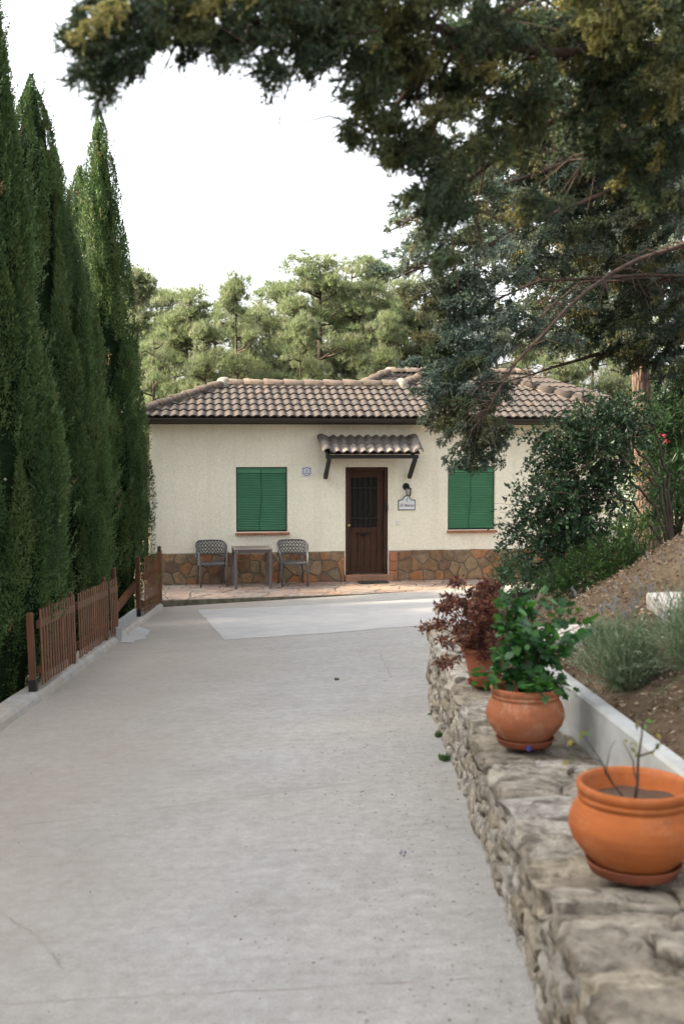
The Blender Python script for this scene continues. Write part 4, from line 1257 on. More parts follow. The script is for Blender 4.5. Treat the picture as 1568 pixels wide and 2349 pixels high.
# =================================================================== PLANTS
def arr(v): return np.array(v, float)
def plant(name, loc, label, cat, group=None):
    return empty(name, loc, 0, label, cat, group)
def lobed_leaves(L, p, d, size, tint):
    """five-lobed leaves as a fan of triangles round a mid point"""
    n = len(p)
    nn = nrm(np.array([0, 0, 1.0]) + rvec(n) * 0.8); side = nrm(np.cross(d, nn)); nn = np.cross(side, d)
    size = np.broadcast_to(size, (n,))[:, None]
    out = [(0, 0), (.25, .42), (.42, .28), (.62, .50), (.70, .22), (1.0, 0), (.70, -.22), (.62, -.50), (.42, -.28), (.25, -.42)]
    ctr = p + d * size * .4 - nn * size * .06
    ring = [p + d * size * a + side * size * b - nn * size * (.14 * a * a) for a, b in out]
    for i in range(len(ring)):
        v = np.stack([ctr, ring[i], ring[(i + 1) % len(ring)]], 1).reshape(-1, 3)
        L.V.append(v); L.T.append(np.repeat(tint, 3, 0))
# leafy plant in the middle pot
gp = plant('potted_plant', q2 + Vector((0, 0, .24)), 'bushy green lobed-leaf plant growing in the middle pot', 'plant')
stem = MB(); tips = []
rp = random.Random(4)
for i in range(32):
    a = rp.uniform(0, 2 * math.pi); rr_ = rp.uniform(.05, .33); h = rp.uniform(.18, .55) * (1.0 if rr_ < .16 else .8)
    if i % 5 == 0: h = rp.uniform(.02, .12); rr_ = rp.uniform(.17, .25)
    e = Vector((rr_ * math.cos(a), rr_ * math.sin(a), h))
    if i < 3: e = Vector((-.13 + .05 * i, -.03, .47 - .02 * i))
    m_ = Vector((e.x * .35, e.y * .35, h * .6 + .05))
    pts_ = [Vector((e.x * .1, e.y * .1, 0)), m_ * .6, m_, e]
    stem.tube(pts_, [.005, .004, .003, .0015], 5); tips.append(pts_)
stem.build('stem', M['twig'], gp, smooth=True)
L = Leaves(); pp, dd = [], []
for pts_ in tips:
    for k_ in range(34):
        t = 1 - abs(rp.gauss(0, .42))
        if t < .15: continue
        t = min(t, .999) * 3; i = int(t); q = pts_[i].lerp(pts_[i + 1], t - i) if i < 3 else pts_[3]
        o_ = Vector((rp.gauss(0, 1), rp.gauss(0, 1), rp.gauss(.1, .8))).normalized()
        pp.append(q + o_ * rp.uniform(.01, .035)); dd.append((o_ + Vector((q.x * 2, q.y * 2, -.15))).normalized())
pp, dd = arr(pp), arr(dd)
lobed_leaves(L, pp, dd, rng.uniform(.032, .062, len(pp)), mixtint(len(pp), [(.032, .11, .020), (.022, .08, .018), (.055, .15, .028), (.016, .055, .016)], [.35, .3, .2, .15]))
put('foliage', L.mesh('foliage', M['pot_leaf']), gp)
fl = Leaves(); c_ = arr([[-.035, -.14, .36]]) + rng.normal(size=(7, 3)) * .006
fl.diamonds(c_, rvec(7), .02, .014, mixtint(7, [(.14, .10, .26), (.2, .14, .3)]))
put('flower', fl.mesh('flower', M['pot_leaf']), gp)
# copper-leaved shrub in the far pot
cp = plant('potted_shrub', q3 + Vector((0, 0, .19)), 'copper and dark red leaved shrub in the farthest pot', 'shrub')
stem = MB(); tips = []
for i in range(44):
    a = rp.uniform(0, 2 * math.pi); rr_ = rp.uniform(.06, .32); h = rp.uniform(-.08, .42) * (1.1 - rr_)
    e = Vector((rr_ * math.cos(a) - .07, rr_ * math.sin(a), h + (.05 if i % 2 else 0)))
    pts_ = [Vector((0, 0, -.02)), Vector((e.x * .35, e.y * .35, max(h * .55, .06))), Vector((e.x * .75, e.y * .75, max(h * .95, h + .03))), e]
    stem.tube(pts_, [.006, .004, .003, .0015], 4); tips.append(pts_)
stem.build('stem', M['twig'], cp, smooth=True)
L = Leaves(); pp, dd = [], []
for pts_ in tips:
    for k_ in range(170):
        t = min(.999, 1 - abs(rp.gauss(0, .38)))
        if t < .2: continue
        t *= 3; i = int(t); q = pts_[i].lerp(pts_[i + 1], t - i)
        o_ = Vector((rp.gauss(0, 1), rp.gauss(0, 1), rp.gauss(0, .7))).normalized()
        pp.append(q + o_ * rp.uniform(.005, .035)); dd.append((o_ + Vector((0, 0, -.2))).normalized())
pp, dd = arr(pp), arr(dd)
L.diamonds(pp, dd, rng.uniform(.018, .038, len(pp)), rng.uniform(.010, .018, len(pp)), mixtint(len(pp), [(.12, .038, .025), (.18, .075, .040), (.07, .026, .022), (.24, .12, .065)], [.35, .25, .25, .15]))
put('foliage', L.mesh('foliage', M['pot_leaf']), cp)
# bare twigs in the near pot
tw = plant('potted_plant', q1 + Vector((0, 0, .21)), 'nearly bare pale twigs with few leaves in the nearest pot', 'plant')
stem = MB(); pp, dd = [], []
def twig(a, e, r0, n=5):
    pts_ = [Vector(a).lerp(Vector(e), t) + Vector((rp.gauss(0, .008), rp.gauss(0, .008), 0)) * (0 if t == 0 else 1) for t in np.linspace(0, 1, n)]
    stem.tube(pts_, list(np.linspace(r0, r0 * .35, n)), 6)
    return pts_
T1 = twig((0.0, 0, 0), (.015, .0, .30), .006); twig(T1[2], (.085, 0, .21), .004); twig(T1[1], (-.02, .03, .2), .003)
T2 = twig((-.03, .01, 0), (-.115, 0, .14), .004); twig(T2[2], (-.165, .02, .235), .003); twig(T2[3], (-.06, .0, .21), .002); twig(T2[4], (-.20, 0, .16), .002)
stem.build('stem', M['twig'], tw, smooth=True)
for q in ((.085, 0, .21), (.06, 0, .19), (.015, 0, .27), (-.02, .02, .2), (-.165, .02, .235), (-.20, 0, .16), (-.185, 0, .21), (.01, 0, .18)):
    for k_ in range(3): pp.append(Vector(q) + Vector((rp.gauss(0, .008), rp.gauss(0, .008), rp.gauss(0, .008)))); dd.append(Vector((rp.gauss(0, 1), rp.gauss(0, 1), rp.gauss(0, 1))).normalized())
L = Leaves(); L.diamonds(arr(pp), arr(dd), rng.uniform(.02, .035, len(pp)), .014, mixtint(len(pp), [(.06, .13, .03), (.25, .22, .05), (.12, .14, .04)]))
put('foliage', L.mesh('foliage', M['pot_leaf']), tw)

# lavender
def lavender(x, y, r, h, label, seed, spikes=40, n=420):
    root = plant('lavender', (x, y, bz(x, y)), label, 'lavender', 'lavender bushes on the bank')
    rl_ = np.random.default_rng(seed)
    L = Leaves()
    az = rl_.uniform(0, 2 * np.pi, n); tilt = np.abs(rl_.normal(0, .55, n)); hh = h * rl_.uniform(.55, 1.0, n)
    base = np.stack([np.cos(az), np.sin(az), np.zeros(n)], -1) * (r * .25 * rl_.uniform(0, 1, n))[:, None]
    dirs = nrm(np.stack([np.cos(az) * np.sin(tilt), np.sin(az) * np.sin(tilt), np.cos(tilt)], -1))
    for j in range(26):
        t = (j + rl_.uniform(0, 1, n)) / 26
        p = base + dirs * (t * hh)[:, None]; p[:, 2] -= 0.10 * (tilt * t) ** 2 * h
        d = nrm(dirs + .65 * nrm(rl_.normal(size=(n, 3))))
        L.needles(p, d, rl_.uniform(.022, .042, n), .0055, mixtint(n, [(.155, .20, .12), (.115, .16, .085), (.22, .26, .17), (.08, .13, .055)], [.35, .3, .2, .15]))
    put('foliage', L.mesh('foliage', M['shrub_leaf']), root)
    S_ = Leaves(); st_ = MB()
    for i in range(spikes):
        a = rl_.uniform(0, 2 * np.pi); tl = abs(rl_.normal(0, .45)); hs = h * rl_.uniform(1.05, 1.55)
        d = Vector((math.cos(a) * math.sin(tl), math.sin(a) * math.sin(tl), math.cos(tl)))
        e = d * hs
        st_.tube([d * h * .6, e], .0013, 3, False)
        m_ = 26
        p = np.array([e - d * rl_.uniform(0, .045) for _ in range(m_)]) + rl_.normal(size=(m_, 3)) * .003
        S_.diamonds(p, nrm(arr(d) + .9 * nrm(rl_.normal(size=(m_, 3)))), .010, .006, mixtint(m_, [(.24, .22, .24), (.27, .26, .24), (.20, .185, .21)]))
    put('flower_spikes', S_.mesh('flower_spikes', M['shrub_leaf']), root)
    st_.build('stem', simple('lavender_stem', (.16, .20, .11), None, 9, .8) if 'lavender_stem' not in bpy.data.materials else bpy.data.materials['lavender_stem'], root)
lavender(1.44, 5.65, .34, .38, 'grey-green lavender bush nearest the whitewashed wall', 1)
lavender(1.72, 5.35, .40, .42, 'grey-green lavender bush below the upper slab at the picture edge', 2, 45, 520)
lavender(1.50, 6.45, .20, .20, 'small dark lavender tuft beside the lower step slab', 3, 14, 240)
lavender(1.95, 4.9, .35, .34, 'grey-green lavender bush partly cut off at the lower right edge', 4, 20, 420)

# ---- generic masses of leaves
def ellipsoid_pts(n, shell=0.0):
    p = rvec(n) * (rng.uniform(shell, 1, (n, 1)) ** (1 / 3))
    return p
def clumps(L, centers, axes, nspr, nleaf, sprL, leafL, leafW, tints, spread=.9, pal_jit=.3, droop=0.0, base_r=0.03):
    """each clump: sprigs fanning from its centre, each sprig set with small scale leaves"""
    nC = len(centers)
    c = np.repeat(centers, nspr, 0); a = np.repeat(axes, nspr, 0); tn = np.repeat(tints, nspr, 0)
    m = len(c)
    sd_ = nrm(a + spread * rvec(m) + np.array([0, 0, -droop]))
    sb = c + rvec(m) * base_r
    sl = np.repeat(np.broadcast_to(sprL, (nC,)), nspr) * rng.uniform(.55, 1.15, m)
    tn = tn * (1 + .22 * rng.uniform(-1, 1, (m, 1)))
    t = (np.arange(nleaf) + .5) / nleaf
    P = sb[:, None] + sd_[:, None] * (sl[:, None] * t[None])[..., None]
    P = P.reshape(-1, 3)
    D = np.repeat(sd_, nleaf, 0)
    D = nrm(D * .75 + .75 * rvec(len(D)))
    tn = np.repeat(tn, nleaf, 0) * (1 + .15 * rng.uniform(-1, 1, (len(D), 1)))
    L.needles(P, D, leafL * rng.uniform(.7, 1.2, len(D)), leafW, tn)

def mass_points(masses, per_area, plumeL=(.25, .55), step=.07, mean=(-.80, -.15, -.42), wob=.55):
    """ellipsoids given as (px, py, Y, rx_px, ry_px, depth_m): filled with drooping plumes (branchlets),
    each a row of clumps thinning towards its tip -> points, axes, plume id, position along the plume, plume lines"""
    C, A, I, T, lines = [], [], [], [], []
    k = 0
    for m_ in masses:
        px, py, Y, rx, ry, dep = m_[:6]
        md = np.array(m_[6] if len(m_) > 6 else mean)
        s_ = Y / FPX
        n = max(3, int(per_area * rx * s_ * ry * s_ * (0.5 + dep)))
        c0 = arr(at(px, py, Y)); sz = np.array([rx * s_, dep, ry * s_])
        while n > 0:
            e = ellipsoid_pts(1)[0]
            ln_ = rng.uniform(*plumeL) * min(1.0, .45 + 2.2 * min(rx, ry) * s_)
            d = md + wob * rvec(1)[0] + .35 * e; d /= np.linalg.norm(d)
            tip = c0 + e * sz
            a_ = tip - d * ln_
            q = max(3, int(ln_ / step))
            t = (np.arange(q) + .5) / q
            pts_ = a_ + d * (t * ln_)[:, None]; pts_[:, 2] += .10 * ln_ * np.sin(np.pi * t) 
            C.append(pts_); A.append(np.repeat(d[None], q, 0)); I += [k] * q; T.append(t); lines.append((pts_[0], pts_[-1])); k += 1; n -= q
    return np.concatenate(C), np.concatenate(A), np.array(I), np.concatenate(T), lines

# ---- the two big conifers on the right
def conifer(label, trunk_xy, trunk_h, trunk_r, boughs, masses, dens, pal, w, leafL, leafW, nspr, nleaf, sprL, twn, **mk):
    x, y = trunk_xy
    z0 = bz(x, y) - .1
    root = empty('conifer_tree', (x, y, z0), 0, label, 'conifer')
    t = MB()
    t.tube([(0, 0, -.3), (0.02, 0, trunk_h * .3), (-.03, .02, trunk_h * .6), (0.02, 0, trunk_h)], [trunk_r * 1.25, trunk_r, trunk_r * .8, trunk_r * .4], 12)
    t.build('trunk', M['bark'], root, smooth=True)
    org = Vector((x, y, z0))
    bpts = []
    for pl_, r0 in boughs:
        pts_ = [at(*q) for q in pl_]
        pts_ = [Vector((x, y, pts_[0].z + .1))] + pts_
        fine = []
        for i in range(len(pts_) - 1):
            for k_ in range(6):
                q = pts_[i].lerp(pts_[i + 1], k_ / 6); fine.append(q + Vector((noise.noise(q * 2.1), noise.noise(q * 2.1 + Vector((4, 4, 4))), noise.noise(q * 2.1 + Vector((8, 8, 8))))) * .05 * (1 if i or k_ else 0))
        fine.append(pts_[-1])
        rr_ = list(np.linspace(r0, .006, len(fine)))
        MB().tube([q - org for q in fine], rr_, 7).build('branch', M['twig'], root, smooth=True)
        bpts += fine
        tw_ = MB()
        for q in fine[4:-3]:
            for _ in range(3):
                e_ = Vector((rng.normal() - .5, rng.normal() * .6, -abs(rng.normal()) * .7 + .25)).normalized() * rng.uniform(.10, .38)
                tw_.tube([q - org, q - org + e_ * .5 + Vector((0, 0, .02)), q - org + e_ + Vector((0, 0, -.05))], [.0055, .0035, .0015], 4, False)
        tag(tw_.build('twigs', M['twig'], root, smooth=True), kind='stuff')
    C, A, I, T, lines = mass_points(masses, dens, **mk)
    # twigs from the nearest branch point to every few clumps
    B = arr(bpts); tb = MB()
    for p_, q_ in lines[::max(1, len(lines) // twn)]:
        tb.tube([Vector(p_) - org, Vector(p_).lerp(Vector(q_), .5) - org + Vector((0, 0, .012)), Vector(q_) - org], [.006, .004, .002], 4, False)
    tag(tb.build('twigs', M['twig'], root, smooth=True), kind='stuff')
    L = Leaves()
    ids = rng.choice(len(pal), I.max() + 1, p=w)[I]
    # neighbouring clumps share a hue: low-frequency choice
    hue = np.array([noise.noise(Vector(c) * 2.3) for c in C])
    tint = np.array(pal)[ids]
    sun_gold = np.array(pal)[-1]
    k_ = (np.clip((hue - .05) * 2.2, 0, .8) * np.clip(.15 + 1.1 * T, 0, 1) * np.clip((C[:, 0] + .1) * 1.6, .12, 1))[:, None]   # golden sunlight painted into the tint, stronger at tips and to the right
    tint = tint * (1 - k_) + sun_gold * k_
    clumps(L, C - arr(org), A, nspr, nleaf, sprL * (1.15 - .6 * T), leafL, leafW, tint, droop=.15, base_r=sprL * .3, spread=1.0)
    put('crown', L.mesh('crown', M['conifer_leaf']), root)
    return root
boughsA = [
    ([(1640, 530, 9.9), (1568, 552, 9.8), (1400, 622, 9.7), (1290, 715, 9.5), (1180, 835, 9.35), (1110, 940, 9.25), (1070, 990, 9.3)], .028),
    ([(1640, 635, 10.6), (1400, 632, 10.4), (1250, 640, 10.2), (1120, 690, 10.0), (1010, 760, 9.8)], .02),
    ([(1640, 660, 10.9), (1480, 640, 10.7), (1330, 645, 10.5), (1200, 760, 10.2), (1080, 880, 10.0)], .018),
    ([(1640, 420, 10.5), (1400, 440, 10.2), (1200, 520, 10.0), (1050, 600, 9.8), (900, 640, 9.6)], .03),
    ([(1640, 300, 10.5), (1400, 330, 10.2), (1200, 400, 10.0), (1020, 470, 9.8), (880, 530, 9.6)], .03),
    ([(1640, 760, 12.5), (1450, 790, 12.3), (1300, 830, 12.2), (1150, 880, 12.0)], .05),
    ([(1640, 870, 12.6), (1500, 830, 12.4), (1380, 780, 12.3)], .05)]
massA = [(1030, 850, 9.55, 75, 60, .25), (975, 895, 9.5, 45, 32, .2), (1000, 950, 9.5, 55, 42, .2), (1040, 1000, 9.45, 45, 36, .2), (1100, 1010, 9.45, 30, 62, .15, (-.2, -.1, -.95)), (1065, 1050, 9.45, 32, 30, .12, (-.4, -.1, -.9)), (1020, 1070, 9.45, 22, 22, .12), (960, 830, 9.55, 50, 40, .2), (1000, 700, 9.6, 70, 60, .3), (1055, 870, 9.6, 75, 70, .3), (985, 905, 9.5, 40, 30, .2), (1015, 960, 9.5, 55, 42, .2), (1065, 1010, 9.5, 40, 36, .2), (1112, 1020, 9.45, 26, 62, .15), (1085, 1055, 9.5, 28, 28, .12), (1033, 1075, 9.45, 20, 22, .12), (1000, 780, 9.6, 60, 45, .3), (930, 690, 9.5, 40, 26, .2), (1045, 440, 9.8, 120, 95, .5), (960, 490, 9.6, 80, 60, .4), (885, 528, 9.5, 42, 16, .2), (930, 590, 9.6, 60, 40, .3), (880, 622, 9.5, 38, 26, .2), (1000, 600, 9.7, 110, 75, .5),
         (925, 690, 9.5, 38, 24, .2), (975, 705, 9.6, 70, 42, .3), (1060, 700, 9.8, 110, 85, .5), (1000, 785, 9.6, 58, 45, .3), (1055, 860, 9.7, 85, 70, .35), (985, 900, 9.5, 42, 30, .2),
         (1015, 958, 9.5, 55, 42, .25), (1060, 1010, 9.5, 40, 36, .2), (1112, 1025, 9.5, 22, 55, .15), (1033, 1078, 9.5, 20, 18, .12), (1085, 1055, 9.5, 25, 28, .12), (1120, 950, 9.6, 40, 30, .2),
         (1150, 790, 9.9, 80, 60, .4), (1200, 560, 10.8, 170, 110, .8), (1350, 480, 10.9, 180, 120, .9), (1490, 560, 11.2, 120, 140, .9), (1300, 690, 12.0, 180, 95, .9), (1460, 730, 12.0, 140, 100, .9),
         (1250, 790, 12.2, 110, 45, .6), (1400, 815, 12.4, 140, 55, .7), (1535, 830, 12.0, 70, 90, .8), (1190, 420, 10.6, 150, 110, .8), (1340, 330, 10.4, 200, 150, .9), (1510, 340, 10.4, 110, 200, .9), (1550, 1000, 13.0, 40, 120, .5)]
conifer('tall blue-green conifer whose long branch droops over the roof and right window', (4.7, 11.4), 8.0, .19, boughsA, massA, 780,
        [(.10, .138, .108), (.07, .10, .072), (.16, .205, .172), (.075, .10, .05), (.15, .14, .065)], [.34, .28, .18, .14, .06], .021, .0145, 15, 10, .088, 900)
conifer('dark conifer standing deeper in the shade behind the drooping blue-green one', (6.4, 15.5), 9.0, .2,
        [([(1640, 520, 14.5), (1450, 560, 14.0), (1250, 620, 13.8)], .05), ([(1640, 300, 14.5), (1400, 330, 14.0), (1150, 420, 13.6)], .05)],
        [(1300, 560, 13.6, 190, 130, .9), (1480, 620, 13.8, 130, 140, .9), (1240, 400, 13.5, 170, 130, .9), (1440, 350, 13.6, 170, 170, .9), (1180, 250, 13.5, 160, 130, .8), (1120, 560, 13.5, 80, 90, .5), (1330, 730, 13.8, 200, 60, .8), (1510, 800, 13.8, 90, 90, .8), (1400, 120, 13.5, 250, 130, .9)],
        130, [(.06, .085, .055), (.045, .065, .045), (.08, .10, .06), (.07, .075, .04)], [.4, .35, .15, .1], .045, .03, 12, 8, .17, 200, plumeL=(.5, 1.0), step=.14)
boughsB = [
    ([(1640, 150, 5.0), (1450, 120, 4.8), (1250, 110, 4.5), (1000, 60, 4.2), (750, 40, 3.9), (500, 30, 3.6), (260, 60, 3.4)], .03),
    ([(1640, 60, 5.0), (1400, 200, 4.9), (1200, 300, 4.8), (1060, 420, 4.8), (1000, 520, 4.8)], .022),
    ([(1640, 100, 5.4), (1480, 260, 5.2), (1400, 330, 5.1), (1350, 400, 5.0)], .02),
    ([(1640, -50, 4.6), (1300, -40, 4.4), (1000, 120, 4.3), (900, 250, 4.3), (800, 330, 4.3)], .02)]
massB = [(770, 140, 3.95, 75, 80, .25), (815, 225, 4.1, 60, 45, .2), (850, 290, 4.2, 70, 50, .2), (800, 330, 4.2, 34, 14, .08), (900, 360, 4.3, 60, 40, .2), (960, 440, 4.4, 70, 60, .2), (1000, 560, 4.5, 45, 80, .18, (-.2, -.1, -.95)), (170, 130, 3.4, 50, 30, .14), (640, 110, 3.8, 80, 60, .2), (220, 95, 3.4, 85, 75, .2), (210, 205, 3.4, 48, 50, .14), (280, 160, 3.45, 55, 34, .14), (500, 120, 3.65, 45, 60, .14), (590, 190, 3.7, 50, 34, .12), (690, 140, 3.8, 55, 50, .16), (225, 85, 3.4, 72, 70, .18), (190, 110, 3.4, 35, 22, .12), (320, 55, 3.5, 110, 70, .25), (430, 45, 3.6, 110, 75, .28), (215, 215, 3.4, 42, 35, .10), (290, 165, 3.4, 50, 26, .10), (345, 110, 3.5, 60, 40, .15),
         (540, 40, 3.7, 110, 80, .3), (640, 40, 3.8, 110, 80, .3), (505, 145, 3.6, 26, 40, .10), (580, 130, 3.7, 50, 35, .12), (590, 205, 3.7, 36, 22, .08), (670, 150, 3.8, 50, 40, .15), (735, 130, 3.9, 55, 50, .2), (770, 50, 4.0, 120, 90, .35),
         (420, 110, 3.6, 70, 30, .15), (860, 60, 4.1, 130, 90, .4), (845, 170, 4.2, 80, 80, .3), (800, 245, 4.2, 48, 30, .15), (790, 335, 4.2, 34, 14, .08), (905, 290, 4.3, 95, 70, .3), (885, 385, 4.3, 34, 20, .1), (985, 120, 4.3, 140, 120, .4),
         (965, 390, 4.4, 70, 55, .25), (1010, 490, 4.5, 50, 75, .2), (1005, 600, 4.5, 22, 50, .10), (1120, 210, 4.5, 140, 130, .4), (1300, 120, 4.7, 150, 120, .45), (1450, 150, 4.8, 140, 170, .5), (1080, 380, 4.6, 90, 50, .25), (1180, 330, 4.7, 70, 60, .25),
         (1330, 300, 4.9, 90, 70, .3), (1400, 380, 5.0, 70, 70, .25), (1500, 330, 5.0, 60, 120, .3), (1180, 480, 4.7, 60, 36, .2), (1460, 480, 5.0, 55, 40, .15), (1250, 30, 4.6, 300, 70, .4), (700, -60, 3.9, 600, 60, .4)]
conifer('near conifer with boughs tinted sunlit golden at the tips reaching over the driveway', (2.9, 5.6), 6.5, .15, boughsB, massB, 3000,
        [(.055, .082, .042), (.04, .062, .035), (.08, .115, .065), (.095, .11, .045), (.27, .25, .09)], [.34, .30, .18, .15, .03], .0125, .0082, 15, 13, .065, 400, plumeL=(.14, .32), step=.042, mean=(-.7, -.1, -.5))

# ---- columnar cypresses behind the fence
def cypress(px_top, py_top, Y, r, label, seed, zb=None, nplume=150, dens=1.0, wide=None, full=0.0):
    top = at(px_top, py_top, Y)
    x, y = top.x, top.y
    z0 = gz(-3.4, y) - .35
    H = top.z - z0
    root = empty('cypress_tree', (x, y, z0), 0, label, 'cypress', 'columnar cypresses behind the fence')
    MB().tube([(0, 0, -.2), (0, 0, .5), (.02, 0, H * .5), (0, 0, H * .9)], [.13, .11, .07, .015], 8).build('trunk', M['bark'], root, smooth=True)
    rs_ = np.random.default_rng(seed)
    def rad(t):                           # t: 0 base .. 1 top
        return r * np.interp(t, [0, .06, .13, .26, .36, .50, .63, .755, .895, 1.0], (wide or [.45, .60, .85]) + [1.0] + [p_ + (q_ - p_) * full for p_, q_ in zip((.89, .70, .56, .42, .22, .02), (.98, .94, .87, .74, .48, .05))])
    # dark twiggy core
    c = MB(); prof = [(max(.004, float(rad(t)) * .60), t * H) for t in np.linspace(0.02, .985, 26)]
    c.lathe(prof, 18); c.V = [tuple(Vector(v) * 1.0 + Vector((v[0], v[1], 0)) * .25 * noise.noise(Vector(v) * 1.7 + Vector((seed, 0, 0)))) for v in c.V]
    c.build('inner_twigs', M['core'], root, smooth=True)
    L = Leaves()
    # upward-sweeping plumes
    nplume = int(nplume * 1.45)
    tt = rs_.uniform(0, 1, nplume) ** .9 * .96
    az = rs_.uniform(0, 2 * np.pi, nplume)
    pal = np.array([(.058, .104, .034), (.044, .084, .030), (.078, .132, .044), (.090, .128, .044)])
    for i in range(nplume):
        t0 = tt[i]; a = az[i]
        pl_len = rs_.uniform(.55, 1.25) * (1.0 if t0 < .7 else .6); pr = rs_.uniform(.12, .23) * min(1.0, float(rad(t0)) / r + .12)
        r0 = max(.01, float(rad(t0)) - pr * rs_.uniform(.6, 1.7))
        n = int(1150 * dens * pl_len * pr / .18)
        if math.sin(a) > .35: n = n // 3            # the side turned away from the drive is thinner
        s_ = rs_.uniform(0, 1, n)
        pl_len = min(pl_len, max(.12, H * 1.005 - t0 * H)); zc = t0 * H + s_ * pl_len
        rc = np.minimum(r0, np.interp(zc / H, np.linspace(0, 1, 30), [float(rad(q)) for q in np.linspace(0, 1, 30)]) * .97)
        w_ = pr * np.sin(np.pi * np.clip(s_ * .88 + .12, 0, 1)) ** .7 * (1 - .55 * s_)
        off = nrm(rs_.normal(size=(n, 3))) * (w_ * rs_.uniform(.55, 1.0, n))[:, None]
        p = np.stack([np.cos(a) * rc, np.sin(a) * rc, zc], -1) + off
        outw = np.array([math.cos(a), math.sin(a), 0])
        d = nrm(np.array([0, 0, .9]) + off / np.maximum(w_, .02)[:, None] * .9 + outw * .25 + .45 * nrm(rs_.normal(size=(n, 3))))
        tint = pal[rs_.integers(0, 4)] * (1 + .3 * rs_.uniform(-1, 1, (n, 1)))
        L.needles(p, d, rs_.uniform(.022, .048, n), rs_.uniform(.012, .020, n), tint)
    ns = 260
    t = rs_.uniform(.05, .97, ns); a = rs_.uniform(0, 2 * np.pi, ns); rr_ = np.array([float(rad(q)) for q in t]) * rs_.uniform(.85, 1.05, ns)
    base = np.stack([np.cos(a) * rr_, np.sin(a) * rr_, t * H], -1)
    ax = nrm(np.stack([np.cos(a) * .5, np.sin(a) * .5, np.ones(ns)], -1) + .25 * nrm(rs_.normal(size=(ns, 3))))
    brown = (rs_.uniform(0, 1, (ns, 1)) < .07)
    tn = np.where(brown, np.array([[.16, .11, .055]]), np.array([[.085, .135, .05]])) * rs_.uniform(.8, 1.2, (ns, 1))
    q = 22
    tq = np.tile((np.arange(q) + .5) / q, ns)
    P_ = np.repeat(base, q, 0) + np.repeat(ax, q, 0) * (tq * np.repeat(rs_.uniform(.10, .26, ns), q))[:, None] + rs_.normal(size=(ns * q, 3)) * .008
    L.needles(P_, nrm(np.repeat(ax, q, 0) + .8 * nrm(rs_.normal(size=(ns * q, 3)))), rs_.uniform(.02, .04, ns * q), .014, np.repeat(tn, q, 0))
    put('crown', L.mesh('crown', M['cypress_leaf']), root)
    cn = MB()
    for i in range(14):
        t = rs_.uniform(.25, .95); a = rs_.uniform(0, 2 * np.pi); q = float(rad(t)) * 1.02
        cn.lathe([(.001, -.014), (.013, -.006), (.015, .002), (.009, .011), (.001, .014)], 7, (q * math.cos(a), q * math.sin(a), t * H))
    tag(cn.build('cones', simple('grey_cone', (.25, .23, .19), None, 9, .8) if 'grey_cone' not in bpy.data.materials else bpy.data.materials['grey_cone'], root, smooth=True), kind='stuff')
    return root
cypress(-28, -60, 10.7, .70, 'tallest cypress at the picture edge, in front of the picket fence start', 41, nplume=250, dens=1.15)
cypress(72, 178, 14.6, .98, 'broad cypress with twin spires second from the picture edge', 42, nplume=240, wide=[.7, .85, .95], full=.25)
cypress(122, 345, 14.9, .55, 'side spire cypress rising close against the broad cypress', 43, nplume=150, dens=.9, full=.7)
cypress(228, 262, 17.4, .78, 'tall narrow cypress next to the house corner', 44, nplume=220, dens=.9, wide=[.85, .95, 1.0], full=.25)
cypress(182, 385, 18.6, .62, 'slim cypress half hidden behind the house-corner cypress', 45, nplume=150, dens=.8, full=1.0)
cypress(176, 548, 15.7, .55, 'short pointed cypress in front of the two tall spires', 46, nplume=130, dens=.95, full=.5)

